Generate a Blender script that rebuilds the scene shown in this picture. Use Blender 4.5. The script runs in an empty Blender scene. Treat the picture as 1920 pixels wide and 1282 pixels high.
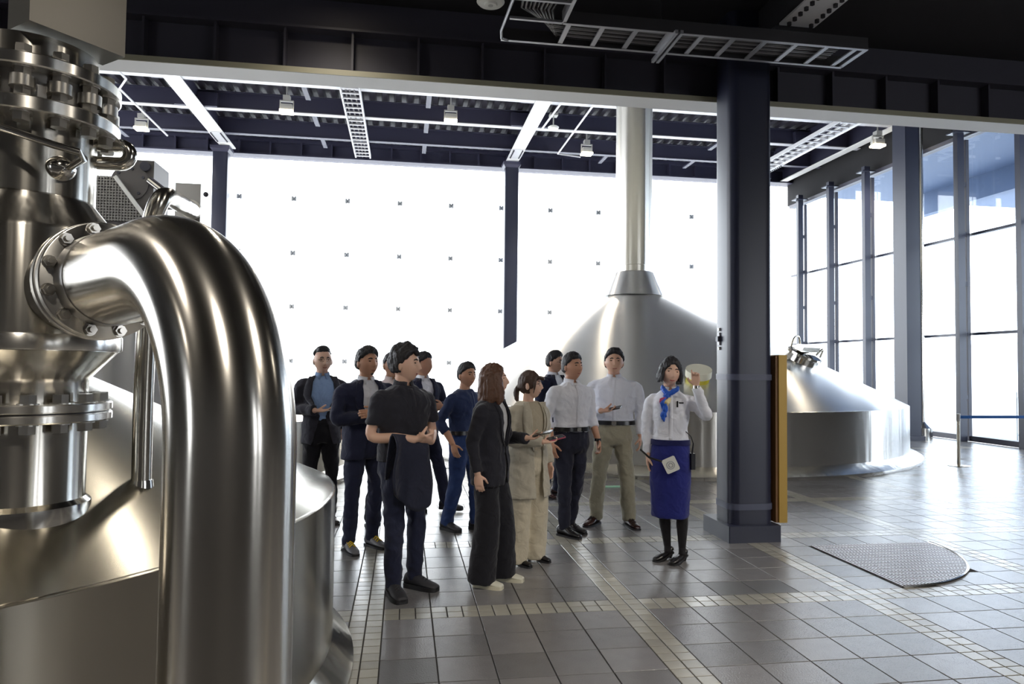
import bpy, bmesh, math, random
from mathutils import Vector, Matrix, noise
from mathutils.bvhtree import BVHTree
random.seed(7)
V = Vector
PI = math.pi
SC = bpy.context.scene
COL = SC.collection

# ------------------------------------------------------------------ camera
CAM_F, CAM_YAW, CAM_PITCH, CAM_ROLL = 1316.0, .1525, .0362, .0108
CAM_LOC = V((.102, -4.458, 1.567))
_r = V((math.cos(CAM_YAW), -math.sin(CAM_YAW), 0))
_d = V((math.sin(CAM_YAW)*math.cos(CAM_PITCH), math.cos(CAM_YAW)*math.cos(CAM_PITCH), math.sin(CAM_PITCH)))
_u = _r.cross(_d)
CAM_R = _r*math.cos(CAM_ROLL) + _u*math.sin(CAM_ROLL)
CAM_U = _u*math.cos(CAM_ROLL) - _r*math.sin(CAM_ROLL)
CAM_D = _d
cam = bpy.data.cameras.new('camera')
cam_o = bpy.data.objects.new('camera', cam)
COL.objects.link(cam_o)
cam_o.matrix_world = Matrix((
    (CAM_R.x, CAM_U.x, -CAM_D.x, CAM_LOC.x),
    (CAM_R.y, CAM_U.y, -CAM_D.y, CAM_LOC.y),
    (CAM_R.z, CAM_U.z, -CAM_D.z, CAM_LOC.z),
    (0, 0, 0, 1)))
cam.sensor_fit = 'HORIZONTAL'
cam.sensor_width = 36.0
cam.lens = CAM_F/1920*36
cam.clip_start = .05
cam.clip_end = 300
SC.camera = cam_o

# ------------------------------------------------------------------ world and exposure
w = bpy.data.worlds.new('overcast_sky')
SC.world = w
w.use_nodes = True
bg = w.node_tree.nodes['Background']
bg.inputs[0].default_value = (.92, .955, 1.0, 1)
bg.inputs[1].default_value = 3.4
SC.view_settings.view_transform = 'Standard'
SC.view_settings.look = 'None'
SC.view_settings.gamma = 1
SC.view_settings.use_curve_mapping = False
SC.view_settings.exposure = 1.25
SC.cycles.max_bounces = 8
SC.cycles.transparent_max_bounces = 16
SC.cycles.sample_clamp_indirect = 6
SC.cycles.use_denoising = True

# ------------------------------------------------------------------ materials
def srgb(r, g, b):
    f = lambda c: (c/255/12.92) if c/255 <= .04045 else ((c/255+.055)/1.055)**2.4
    return (f(r), f(g), f(b), 1)

MATS = {}
def mat(name, col, rough=.5, metal=0, spec=.5, noise_scale=None, noise_amt=.0, bump=0, bump_scale=200,
        emit=None, emit_s=0, aniso=0, streak=None, sheen=0, coat=0):
    m = bpy.data.materials.new(name)
    m.use_nodes = True
    nt = m.node_tree
    b = nt.nodes['Principled BSDF']
    b.inputs['Base Color'].default_value = col
    b.inputs['Roughness'].default_value = rough
    b.inputs['Metallic'].default_value = metal
    b.inputs['Specular IOR Level'].default_value = spec
    if sheen: b.inputs['Sheen Weight'].default_value = sheen
    if coat: b.inputs['Coat Weight'].default_value = coat
    if emit:
        b.inputs['Emission Color'].default_value = emit
        b.inputs['Emission Strength'].default_value = emit_s
    geo = None
    if noise_scale or bump or streak:
        geo = nt.nodes.new('ShaderNodeTexCoord')
    if noise_scale:
        n = nt.nodes.new('ShaderNodeTexNoise')
        n.inputs['Scale'].default_value = noise_scale
        n.inputs['Detail'].default_value = 4
        nt.links.new(geo.outputs['Object'], n.inputs['Vector'])
        mx = nt.nodes.new('ShaderNodeMix'); mx.data_type = 'RGBA'
        mx.inputs[6].default_value = tuple(c*(1-noise_amt) for c in col[:3])+(1,)
        mx.inputs[7].default_value = tuple(min(1, c*(1+noise_amt)) for c in col[:3])+(1,)
        nt.links.new(n.outputs['Fac'], mx.inputs[0])
        nt.links.new(mx.outputs[2], b.inputs['Base Color'])
    if bump:
        n2 = nt.nodes.new('ShaderNodeTexNoise')
        n2.inputs['Scale'].default_value = bump_scale
        n2.inputs['Detail'].default_value = 3
        nt.links.new(geo.outputs['Object'], n2.inputs['Vector'])
        bp = nt.nodes.new('ShaderNodeBump')
        bp.inputs['Strength'].default_value = bump
        bp.inputs['Distance'].default_value = .002
        nt.links.new(n2.outputs['Fac'], bp.inputs['Height'])
        nt.links.new(bp.outputs['Normal'], b.inputs['Normal'])
    if streak:
        mp = nt.nodes.new('ShaderNodeMapping')
        mp.inputs['Scale'].default_value = streak[:3]
        nt.links.new(geo.outputs['Object'], mp.inputs['Vector'])
        n3 = nt.nodes.new('ShaderNodeTexNoise')
        n3.inputs['Scale'].default_value = 1
        n3.inputs['Detail'].default_value = 2
        nt.links.new(mp.outputs['Vector'], n3.inputs['Vector'])
        bp = nt.nodes.new('ShaderNodeBump')
        bp.inputs['Strength'].default_value = 1
        bp.inputs['Distance'].default_value = streak[3]
        nt.links.new(n3.outputs['Fac'], bp.inputs['Height'])
        nt.links.new(bp.outputs['Normal'], b.inputs['Normal'])
    if aniso:
        b.inputs['Anisotropic'].default_value = aniso
        t = nt.nodes.new('ShaderNodeTangent')
        t.direction_type = 'RADIAL'; t.axis = 'Z'
        nt.links.new(t.outputs['Tangent'], b.inputs['Tangent'])
        b.inputs['Anisotropic Rotation'].default_value = .25
    MATS[name] = m
    return m

def glass_mat(name, tint, refl=1.0):
    m = bpy.data.materials.new(name); m.use_nodes = True
    nt = m.node_tree; nt.nodes.clear()
    out = nt.nodes.new('ShaderNodeOutputMaterial')
    tr = nt.nodes.new('ShaderNodeBsdfTransparent'); tr.inputs[0].default_value = tint
    gl = nt.nodes.new('ShaderNodeBsdfGlossy'); gl.inputs['Roughness'].default_value = .02
    lw = nt.nodes.new('ShaderNodeLayerWeight'); lw.inputs[0].default_value = .5
    pw = nt.nodes.new('ShaderNodeMath'); pw.operation = 'POWER'; pw.inputs[1].default_value = 4.2
    ml = nt.nodes.new('ShaderNodeMath'); ml.operation = 'MULTIPLY_ADD'; ml.inputs[1].default_value = .9; ml.inputs[2].default_value = .03*refl
    mx = nt.nodes.new('ShaderNodeMixShader')
    nt.links.new(lw.outputs['Facing'], pw.inputs[0]); nt.links.new(pw.outputs[0], ml.inputs[0]); nt.links.new(ml.outputs[0], mx.inputs[0])
    nt.links.new(tr.outputs[0], mx.inputs[1]); nt.links.new(gl.outputs[0], mx.inputs[2])
    nt.links.new(mx.outputs[0], out.inputs[0])
    MATS[name] = m
    return m

mat('steel', (.70, .68, .64, 1), .25, 1, aniso=.8, streak=(3.5, 3.5, .25, .012))
mat('steel_dome', (.82, .81, .79, 1), .3, 1, aniso=.9)
mat('steel_dome_shaded', (.42, .395, .335, 1), .24, 1, aniso=.6)  # darker copy of the dome steel; dim reflected surroundings put into the colour
mat('steel_shaded', (.37, .345, .295, 1), .22, 1, aniso=.7, streak=(4, 4, .25, .006))  # same steel as the other kettle walls, tinted down for dark reflections
mat('steel_pipe', (.54, .515, .465, 1), .22, 1, aniso=.7, streak=(16, 16, .8, .0025))
mat('steel_flue', (.70, .68, .63, 1), .3, 1, aniso=.8, streak=(9, 9, .15, .006))
m_ = mat('steel_elbow', (.56, .535, .49, 1), .2, 1)
b_ = m_.node_tree.nodes['Principled BSDF']; b_.inputs['Anisotropic'].default_value = .75; b_.inputs['Anisotropic Rotation'].default_value = .25
t_ = m_.node_tree.nodes.new('ShaderNodeTangent'); t_.direction_type = 'UV_MAP'; t_.uv_map = 'UVMap'; m_.node_tree.links.new(t_.outputs[0], b_.inputs['Tangent'])
mat('steel_polish', (.62, .60, .56, 1), .14, 1)
mat('steel_dull', (.36, .35, .34, 1), .38, 1)
mat('actuator_steel', (.2, .19, .17, 1), .36, 1)
mat('bolt_steel', (.6, .575, .53, 1), .3, 1)
mat('column_paint', srgb(38, 41, 60), .36, spec=.5, noise_scale=3, noise_amt=.06)
mat('column_dark', srgb(58, 58, 72), .45)
mat('beam_dark', srgb(52, 50, 62), .55)
mat('ceiling_black', srgb(30, 28, 34), .8, noise_scale=2, noise_amt=.15)
mat('soffit_black', srgb(20, 19, 23), .9)
mat('deck_dark', srgb(52, 50, 62), .6)
mat('flange_white', srgb(243, 242, 241), .5)
mat('lip_olive', srgb(150, 146, 126), .5)
mat('roof_steel', srgb(62, 62, 84), .5)
mat('flange_grey', srgb(205, 205, 210), .45)
mat('tray_grey', srgb(150, 150, 155), .4, .6)
mat('cable_black', srgb(40, 38, 42), .45)
mat('cable_grey', srgb(110, 108, 112), .45)
mat('lamp_body', srgb(185, 184, 180), .5)
mat('lamp_glow', (1, .95, .85, 1), .4, emit=(1, .88, .66, 1), emit_s=9)
mat('white_plastic', srgb(225, 225, 220), .4)
mat('grout', srgb(48, 47, 48), .85)
for i, (c, r) in enumerate((((116, 115, 117), .23), ((108, 107, 109), .25), ((122, 121, 123), .22), ((92, 91, 93), .4))):
    mat('tile_%d' % i, srgb(*c), r, spec=.9, noise_scale=9, noise_amt=.12, bump=.9, bump_scale=120)
for i, (c, r) in enumerate((((152, 150, 142), .24), ((160, 158, 150), .22), ((143, 141, 134), .27))):
    mat('small_tile_%d' % i, srgb(*c), r, spec=.9, noise_scale=9, noise_amt=.1, bump=.5, bump_scale=130)
mat('gold_board', srgb(172, 138, 58), .42, .2)
mat('wood_edge', srgb(132, 92, 50), .5, noise_scale=6, noise_amt=.15)
mat('band_grey', srgb(80, 84, 104), .45)
mat('belt_blue', srgb(16, 92, 170), .5)
mat('post_steel', (.62, .58, .5, 1), .22, 1)
mat('motor_grey', srgb(96, 92, 92), .55)
mat('mesh_grey', srgb(150, 148, 146), .45, .7)
mat('pave_out', srgb(200, 200, 198), .8)
mat('wall_dark', srgb(54, 51, 50), .7, noise_scale=2, noise_amt=.15)
mat('wall_cream', srgb(206, 198, 180), .7)
mat('wall_pale', srgb(214, 216, 220), .7)
mat('pale_blue', srgb(205, 212, 222), .6)
mat('canopy_blue', srgb(88, 104, 132), .6)
mat('clip_steel', srgb(168, 172, 178), .5)
mat('yellow_glass', srgb(214, 200, 60), .2)
mat('ivory', srgb(232, 228, 208), .4)
mat('mat_metal', (.50, .47, .46, 1), .4, 1)
mat('strip_green', srgb(150, 205, 175), .3)
glass_mat('glass', (.97, .985, .99, 1))
glass_mat('glass_side', (.90, .95, 1.0, 1), 1.6)

# ------------------------------------------------------------------ builders
class G:
    def __init__(s): s.v = []; s.f = []; s.m = []; s.mi = 0
    def add(s, vs, fs):
        o = len(s.v); s.v += [V(p) for p in vs]; s.f += [tuple(i+o for i in f) for f in fs]; s.m += [s.mi]*len(fs); return s
    def box(s, c, d, rot=None):
        x, y, z = (a/2 for a in d)
        vs = [V(p) for p in ((-x,-y,-z),(x,-y,-z),(x,y,-z),(-x,y,-z),(-x,-y,z),(x,-y,z),(x,y,z),(-x,y,z))]
        if rot is not None: vs = [rot @ p for p in vs]
        return s.add([p+V(c) for p in vs], [(0,3,2,1),(4,5,6,7),(0,1,5,4),(1,2,6,5),(2,3,7,6),(3,0,4,7)])
    def bb(s, a, b):
        a, b = V(a), V(b); return s.box((a+b)/2, b-a)
    def bar(s, p0, p1, w, h, up=(0,0,1)):
        p0, p1 = V(p0), V(p1); d = (p1-p0); L = d.length; d /= L
        sx = d.cross(V(up))
        if sx.length < 1e-4: sx = d.cross(V((1,0,0)))
        sx.normalize(); uz = sx.cross(d)
        R = Matrix((sx, d, uz)).transposed()
        return s.box((p0+p1)/2, (w, L, h), R)
    def ring(s, rings, caps=True, close=False):
        n = len(rings[0]); o = len(s.v); vs = [p for r in rings for p in r]; fs = []
        k = len(rings)
        for i in range(k if close else k-1):
            a, b = i*n, ((i+1) % k)*n
            for j in range(n):
                j2 = (j+1) % n
                fs.append((a+j, a+j2, b+j2, b+j))
        if caps and not close:
            c0 = sum((V(p) for p in rings[0]), V())/n; c1 = sum((V(p) for p in rings[-1]), V())/n
            vs = vs+[c0, c1]; i0 = k*n
            for j in range(n):
                j2 = (j+1) % n
                fs.append((i0, j2, j)); fs.append((i0+1, (k-1)*n+j, (k-1)*n+j2))
        return s.add(vs, fs)
    def tube(s, pts, rad, n=12, caps=True):
        pts = [V(p) for p in pts]
        if not hasattr(rad, '__len__'): rad = [rad]*len(pts)
        t0 = (pts[1]-pts[0]).normalized()
        up = V((0,0,1)) if abs(t0.z) < .9 else V((0,1,0))
        a = t0.cross(up).normalized(); rings = []
        for i, p in enumerate(pts):
            t = (pts[min(i+1, len(pts)-1)]-pts[max(i-1, 0)]).normalized()
            a = (a-t*a.dot(t)).normalized(); b = t.cross(a)
            rings.append([p+(a*math.cos(2*PI*j/n)+b*math.sin(2*PI*j/n))*rad[i] for j in range(n)])
        return s.ring(rings, caps)
    def cyl(s, p0, p1, r, r1=None, n=24, caps=True): return s.tube([p0, p1], [r, r if r1 is None else r1], n, caps)
    def lathe(s, prof, c=(0,0,0), n=64, c1=None):
        c = V(c); rings = []
        for k, (r, z) in enumerate(prof):
            rings.append([c+V((r*math.cos(2*PI*j/n), r*math.sin(2*PI*j/n), z)) for j in range(n)])
        return s.ring(rings, False)
    def ell(s, c, r, n=16, m=10, R=None):
        c = V(c); rings = []
        for i in range(m+1):
            t = PI*min(max(i/m, .02), .98)
            ps = [V((r[0]*math.sin(t)*math.cos(2*PI*j/n), r[1]*math.sin(t)*math.sin(2*PI*j/n), -r[2]*math.cos(t))) for j in range(n)]
            if R is not None: ps = [R @ p for p in ps]
            rings.append([c+p for p in ps])
        return s.ring(rings, True)
    def prism(s, poly, z0, z1):
        n = len(poly); vs = [V((x, y, z0)) for x, y in poly]+[V((x, y, z1)) for x, y in poly]
        fs = [tuple(range(n-1, -1, -1)), tuple(range(n, 2*n))]+[(i, (i+1) % n, n+(i+1) % n, n+i) for i in range(n)]
        return s.add(vs, fs)
    def mesh(s, name, mats, smooth=True, ang=40):
        me = bpy.data.meshes.new(name)
        me.from_pydata([tuple(p) for p in s.v], [], s.f)
        for k in (mats if isinstance(mats, (list, tuple)) else [mats]):
            me.materials.append(MATS[k] if isinstance(k, str) else k)
        if any(s.m): me.polygons.foreach_set('material_index', s.m)
        bm = bmesh.new(); bm.from_mesh(me); bmesh.ops.recalc_face_normals(bm, faces=bm.faces); bm.to_mesh(me); bm.free()
        if smooth:
            me.polygons.foreach_set('use_smooth', [True]*len(me.polygons))
            me.set_sharp_from_angle(angle=math.radians(ang))
        me.update()
        return me
    def obj(s, name, mats, parent=None, smooth=True, ang=40):
        return link(name, s.mesh(name, mats, smooth, ang), parent)

def link(name, me, parent=None, loc=None):
    o = bpy.data.objects.new(name, me); COL.objects.link(o)
    if parent: o.parent = parent
    if loc is not None: o.location = loc
    return o
def tag(o, label=None, cat=None, group=None, kind=None):
    if label: o['label'] = label
    if cat: o['category'] = cat
    if group: o['group'] = group
    if kind: o['kind'] = kind
    return o
def thing(name, label, cat, loc=(0,0,0), rz=0, group=None):
    o = bpy.data.objects.new(name, None); COL.objects.link(o)
    o.empty_display_size = .1
    o.location = loc; o.rotation_euler = (0, 0, rz)
    return tag(o, label, cat, group)
def struct(name, g, mats, parent=None, smooth=False):
    o = g.obj(name, mats, parent, smooth)
    if not parent: o['kind'] = 'structure'
    return o
def copy_tree(o, parent=None):
    c = o.copy(); COL.objects.link(c)
    if parent: c.parent = parent
    for ch in o.children: copy_tree(ch, c)
    return c
def arc(c, a, b, r, t0, t1, n=10):
    c, a, b = V(c), V(a), V(b)
    return [c+(a*math.cos(t0+(t1-t0)*i/n)+b*math.sin(t0+(t1-t0)*i/n))*r for i in range(n+1)]
# ------------------------------------------------------------------ setting: shell
XL, XR, YB, YF = -14.3, 12.8, -9.0, 17.6
slab = struct('floor', G().bb((XL, YB, -.2), (XR, YF+.4, -.006)), 'grout')
struct('outdoor_pavement', G().bb((-60, -40, -.35), (90, 110, -.21)), 'pave_out')
struct('ceiling', G().bb((XL, YB, 4.95), (14, 2.3, 5.2)), 'ceiling_black')
# roof deck over the tall hall: trapezoid ribs running front to back
g = G(); x = XL; prof = []
while x < 13.4:
    prof += [(x, 8.42), (x+.12, 8.42), (x+.16, 8.50), (x+.28, 8.50)]
    x += .32
n = len(prof)
vs = [(a, 2.3, b) for a, b in prof]+[(a, 18.2, b) for a, b in prof]+[(prof[0][0], 2.3, 8.8), (prof[-1][0], 2.3, 8.8), (prof[0][0], 18.2, 8.8), (prof[-1][0], 18.2, 8.8)]
fs = [(i, i+1, n+i+1, n+i) for i in range(n-1)]+[(2*n, 2*n+1, 2*n+3, 2*n+2)]
g.add(vs, fs)
struct('roof_deck', g, 'deck_dark')
struct('wall_upper', G().bb((XL, 2.3, 4.95), (13.4, 2.5, 8.8)), 'wall_cream')  # unseen wall; cream chosen to bounce light onto dome and chimney
struct('wall_left', G().bb((XL-.3, YB, -.2), (XL, 2.3, 8.8)), 'wall_dark')
# back wall behind the viewer: dark boards and unseen openings added to light the visitors
g = G(); ops = [(-12.2, -9.6), (7.4, 8.8), (10.2, 12.4)]; xx = XL
for a0, a1 in ops:
    g.bb((xx, YB-.25, -.2), (a0, YB, 5.0)); g.bb((a0, YB-.25, -.2), (a1, YB, .7)); g.bb((a0, YB-.25, 4.2), (a1, YB, 5.0)); xx = a1
g.bb((xx, YB-.25, -.2), (XR, YB, 5.0))
struct('wall_back', g, 'wall_dark')

# low edge beam: white soffit, olive lip, dark web with stiffeners
for name, x0, x1 in (('roof_beam', XL, 14),):
    b = struct(name, G().bb((x0, 2.012, 4.205), (x1, 2.28, 4.235)), 'flange_white')
    struct('beam_lip', G().bb((x0, 2.0, 4.205), (x1, 2.012, 4.255)), 'lip_olive', b)
    struct('beam_web', G().bb((x0, 2.13, 4.235), (x1, 2.16, 4.95)), 'beam_dark', b)
    struct('upper_flange', G().bb((x0, 2.0, 4.62), (x1, 2.13, 4.64)), 'beam_dark', b)
    xx = math.ceil((x0+9)/.6)*.6-9+.18
    while xx < x1:
        struct('stiffener', G().bb((xx, 2.03, 4.235), (xx+.02, 2.13, 4.62)), 'beam_dark', b); xx += .6

# roof girders front to back, with bolted splices
for X in (-13.45, -5.08, 3.3, 11.4):
    gd = struct('roof_girder', G().bb((X-.19, 2.5, 7.9), (X+.19, 17.0, 7.93)), 'flange_white' if X > -20 else 'flange_grey')
    struct('girder_web', G().bb((X-.015, 2.5, 7.93), (X+.015, 17.0, 8.42)), 'roof_steel', gd)
    struct('splice_plate', G().bb((X-.19, 15.45, 7.885), (X+.19, 16.35, 7.899)), 'flange_grey', gd)
    for sx in (-1, 1):
        for k in range(8):
            c = V((X+sx*.13, 15.53+k*.1, 7.885))
            G().cyl(c, c-V((0, 0, .03)), .022, n=6).obj('bolt', 'beam_dark', gd, False)
    # gusset blocks where the purlins meet the web
    for Y in (11.9, 13.8):
        struct('gusset', G().bb((X-.5, Y-.16, 7.95), (X-.03, Y+.16, 8.3)), 'roof_steel', gd)
        struct('gusset', G().bb((X+.03, Y-.16, 7.95), (X+.5, Y+.16, 8.3)), 'roof_steel', gd)
for Y in (6.2, 8.1, 10.0, 11.9, 13.8, 15.7):
    p = struct('roof_purlin', G().bb((XL, Y-.09, 7.94), (13.0, Y+.09, 7.96)), 'flange_grey' if Y != 15.7 else 'roof_steel')
    struct('purlin_web', G().bb((XL, Y-.01, 7.96), (13.0, Y+.01, 8.36)), 'roof_steel', p)
    struct('purlin_top', G().bb((XL, Y-.09, 8.36), (13.0, Y+.09, 8.38)), 'roof_steel', p)
    for X in (-10.6, -7.8, -2.3, .6, 6.1, 8.9):
        if Y > 9: struct('tie_angle', G().bb((X-.06, Y+.05, 8.02), (X+.06, Y+1.1, 8.06)), 'roof_steel', p)
eg = struct('edge_girder', G().bb((12.5, 2.5, 7.9), (12.74, 17.3, 7.93)), 'flange_white')
struct('girder_web', G().bb((12.6, 2.5, 7.93), (12.63, 17.3, 8.42)), 'roof_steel', eg)
# fascia over the glass front with ledge and ribs
fa = struct('trim_1', G().bb((XL, 17.45, 7.86), (13.2, 17.75, 8.8)), 'roof_steel')
struct('ledge', G().bb((XL, 17.2, 8.28), (13.2, 17.45, 8.36)), 'roof_steel', fa)
struct('lower_ledge', G().bb((XL, 17.25, 7.86), (13.2, 17.45, 7.9)), 'roof_steel', fa)
x = -13.9
while x < 12.6:
    struct('rib', G().bb((x, 17.3, 7.9), (x+.05, 17.45, 8.28)), 'roof_steel', fa); x += .9

# far glass front: panes, clips and slim joint bars
win = tag(link('window_1', None), kind='structure')
win.location = (0, 17.6, 0)
SX = [-.097+1.595*k for k in range(-9, 9)]
SZ = [.05, 1.69, 3.34, 4.97, 6.635, 7.86]
pane_me = {}
for i in range(len(SX)-1):
    for k in range(5):
        h = SZ[k+1]-SZ[k]-.012
        if k not in pane_me: pane_me[k] = G().box((0, 0, 0), (1.583, .012, h)).mesh('pane', 'glass', False)
        link('pane', pane_me[k], win, ((SX[i]+SX[i+1])/2, 0, (SZ[k]+SZ[k+1])/2))
clip_me = G().box((-.042, -.05, 0), (.058, .06, .14)).box((.042, -.05, 0), (.058, .06, .14)).box((0, -.02, 0), (.03, .03, .1)).mesh('glass_clip', 'clip_steel', False)
bar_me = G().box((0, -.04, 0), (.012, .02, .38)).mesh('joint_bar', 'clip_steel', False)
for sx in SX[:-1]:
    for sz in SZ[1:5]: link('glass_clip', clip_me, win, (sx, 0, sz))
    link('joint_bar', bar_me, win, (sx, 0, 4.2))
struct('window_sill', G().bb((XL, -.08, 0), (12.8, .1, .05)), 'column_dark', win)

# side glass wall: posts, outer bars, links, transoms, panes
win2 = tag(link('window_2', None), kind='structure'); win2.location = (12.8, 0, 0)
YM = [4.92+1.65*k for k in range(8)]
post_me = G().bb((-.17, -.065, 0), (.0, .065, 7.25)).box((-.08, 0, 7.1), (.4, .3, .03)).mesh('post', 'column_paint', False)
obar_me = G().bb((.07, -.035, 0), (.15, .035, 6.95)).mesh('outer_bar', 'column_dark', False)
link_me = G().bb((-.0, -.03, -.05), (.1, .03, .05)).mesh('post_link', 'column_dark', False)
for y in YM:
    link('post', post_me, win2, (0, y, 0)); link('outer_bar', obar_me, win2, (0, y, 0))
    for z in (1.0, 2.45, 3.6, 4.75, 5.9): link('post_link', link_me, win2, (0, y, z))
pm = {}
for i in range(len(YM)):
    y0 = YM[i]; y1 = YM[i]+1.65
    if i == len(YM)-1: y1 = 17.5
    for k, (z0, z1) in enumerate(((.12, 2.42), (2.48, 4.72), (4.78, 7.05))):
        key = (k, round(y1-y0, 2))
        if key not in pm: pm[key] = G().box((.27, 0, 0), (.012, y1-y0-.02, z1-z0)).mesh('pane', 'glass_side', False)
        link('pane', pm[key], win2, (0, (y0+y1)/2, (z0+z1)/2))
for z in (2.45, 4.75):
    struct('transom', G().bb((.2, 4.9, z-.03), (.3, 17.5, z+.03)), 'column_paint', win2)
struct('head_rail', G().bb((.15, 4.9, 7.05), (.35, 17.5, 7.15)), 'column_dark', win2)
struct('sill_rail', G().bb((.1, 4.9, 0), (.35, 17.5, .12)), 'column_dark', win2)
struct('wall_right', G().bb((12.95, 4.9, 7.15), (13.3, 17.6, 8.8)), 'soffit_black')
struct('wall_right', G().bb((12.8, YB, -.2), (13.1, 4.85, 8.8)), 'wall_dark')

# outside, right: canopy with column, pale building
cn = struct('canopy', G().bb((13.4, -2, 7.45), (23, 17.4, 7.8)), 'canopy_blue')
struct('canopy_beam', G().bb((17.0, -2, 6.75), (17.3, 17.4, 7.45)), 'canopy_blue', cn)
struct('canopy_column', G().bb((16.95, 11.0, -.2), (17.35, 11.4, 7.5)), 'canopy_blue', cn)
b = thing('pale_building', 'pale rendered building with blind panels outside the glass wall on the right', 'building', (27, 17, -.2))
G().bb((0, -9, 0), (5, 9, 3.1)).obj('wall', 'wall_pale', b, False)
G().bb((-.2, -9.2, 3.1), (5.2, 9.2, 3.3)).obj('roof', 'pale_blue', b, False)
for k in range(5): G().bb((-.06, -8+k*3.4, .9), (0, -6.4+k*3.4, 2.3)).obj('window', 'pale_blue', b, False)
def cr(pts, sub=6):
    P = [pts[0]*2-pts[1]]+pts+[pts[-1]*2-pts[-2]]; o = []
    for i in range(1, len(P)-2):
        for q in range(sub):
            u = q/sub; a, b, c, d = P[i-1:i+3]; o.append(.5*((2*b)+(c-a)*u+(2*a-5*b+4*c-d)*u*u+(3*b-a-3*c+d)*u**3))
    return o+[pts[-1]]
# ------------------------------------------------------------------ columns
def rrect(x0, y0, x1, y1, r, n=6):
    pts = []
    for cx, cy, a in ((x1-r, y1-r, 0), (x0+r, y1-r, PI/2), (x0+r, y0+r, PI), (x1-r, y0+r, 1.5*PI)):
        pts += [(cx+r*math.cos(a+PI/2*k/n), cy+r*math.sin(a+PI/2*k/n)) for k in range(n+1)]
    return pts
t = thing('steel_pillar', 'blue-grey square steel pillar with rounded corners on a plinth beside the guide', 'pillar', (3.295, 1.812, 0))
G().prism(rrect(-.215, -.183, .215, .183, .09), .15, 4.95).obj('shaft', 'column_paint', t)
G().prism(rrect(-.265, -.252, .24, .31, .006, 1), 0, .15).obj('plinth', 'column_paint', t, False)
for z in (1.5, .31):
    G().prism(rrect(-.223, -.191, .223, .187, .095), z-.028, z+.028).obj('band', 'band_grey', t)
G().box((-.222, .05, 1.86), (.012, .035, .12)).obj('latch_plate', 'flange_grey', t, False)
G().box((-.23, .05, 1.86), (.03, .05, .05)).obj('latch', 'column_dark', t, False)
for z in (1.77, 1.95): G().box((-.222, .05, z), (.014, .03, .03)).obj('latch_end', 'white_plastic', t, False)
t = thing('gold_board', 'tall narrow gold-edged board strapped upright to the right side of the pillar', 'board', (3.6, 1.8, .16))
G().bb((-.05, -.18, 0), (.03, .4, 1.55)).obj('gold_panel', 'gold_board', t, False)
G().bb((-.075, -.165, 0), (-.05, .4, 1.54)).obj('wood_backing', 'wood_edge', t, False)
for X, Y, lab in ((-5.25, 16.9, 'dark grey steel column standing behind the curved foreground pipe at the glass front'),
                  (3.3, 16.9, 'dark grey steel column against the glass front, left of the tall chimney'),
                  (11.55, 16.9, 'dark grey steel column against the glass front, hidden by the big pillar')):
    t = thing('far_column', lab, 'column', (X, Y, 0), group='columns along the glass front')
    G().prism(rrect(-.21, -.21, .21, .21, .04, 3), 0, 7.75).obj('shaft', 'column_paint', t)
    G().ring([[V((sx*a, sy*a, z)) for sx, sy in ((-1,-1),(1,-1),(1,1),(-1,1))] for a, z in ((.21, 7.72), (.27, 7.8), (.27, 7.89))]).obj('cap', 'roof_steel', t, False)
t = thing('side_column', 'tall dark steel column in front of the right glass wall behind the kettle', 'column', (11.62, 10.2, 0))
G().bb((-.17, -.2, .1), (.17, -.17, 7.9)).bb((-.17, .2, .1), (.17, .23, 7.9)).bb((-.17, -.17, .1), (-.14, .2, 7.9)).bb((.14, -.17, .1), (.17, .2, 7.9)).obj('shaft', 'column_paint', t, False)
G().bb((-.22, -.25, 0), (.24, .28, .1)).obj('plinth', 'column_dark', t, False)
t = thing('drain_pipe', 'slim stainless downpipe with a flared foot beside the tall dark column', 'pipe', (12.1, 10.35, 0))
G().cyl((0, 0, .3), (0, 0, 7.9), .07, n=20).obj('pipe', 'steel_polish', t)
G().lathe([(.0, 0), (.21, 0), (.21, .26), (.1, .36), (.07, .4)]).obj('foot', 'steel_polish', t)

# ------------------------------------------------------------------ kettles
def kettle(name, label, loc, R, z0, Rs, top, off=(0, 0), conv=.08, n=128, mw='steel', md_='steel_dome'):
    t = thing(name, label, 'brewing kettle', loc)
    G().lathe([(Rs-.16, 0), (Rs-.01, 0), (Rs, .02), (Rs, .05), (Rs-.02, .065), (R-.005, .17), (R-.03, .17)], n=n).obj('base_skirt', mw, t)
    G().lathe([(R, .15), (R, z0-.003), (R-.012, z0+.004), (R-.05, z0+.0)], n=n).obj('wall', mw, t)
    rt, zt = top; rings = []
    for k in range(25):
        s = k/24; r = R-.008+(rt-R+.008)*s; z = z0+(zt-z0)*(s+conv*s*(1-s))
        rings.append([V((off[0]*s+r*math.cos(2*PI*j/n), off[1]*s+r*math.sin(2*PI*j/n), z)) for j in range(n)])
    G().ring(rings, False).obj('dome', md_, t)
    return t
K = kettle('brew_kettle', 'huge stainless steel brewing kettle with tall chimney behind the visitors', (5.25, 9.9, 0), 4.85, .955, 5.06, (.6, 3.1), (-.33, 0))
cx = -.33
G().lathe([(.66, 3.1), (.43, 3.6), (.37, 3.62)], (cx, 0, 0)).obj('collar', 'steel_dome', K)
G().lathe([(.375, 3.55), (.375, 3.74), (.384, 3.75), (.384, 8.6)], (cx, 0, 0)).obj('chimney', 'steel_flue', K)
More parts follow.
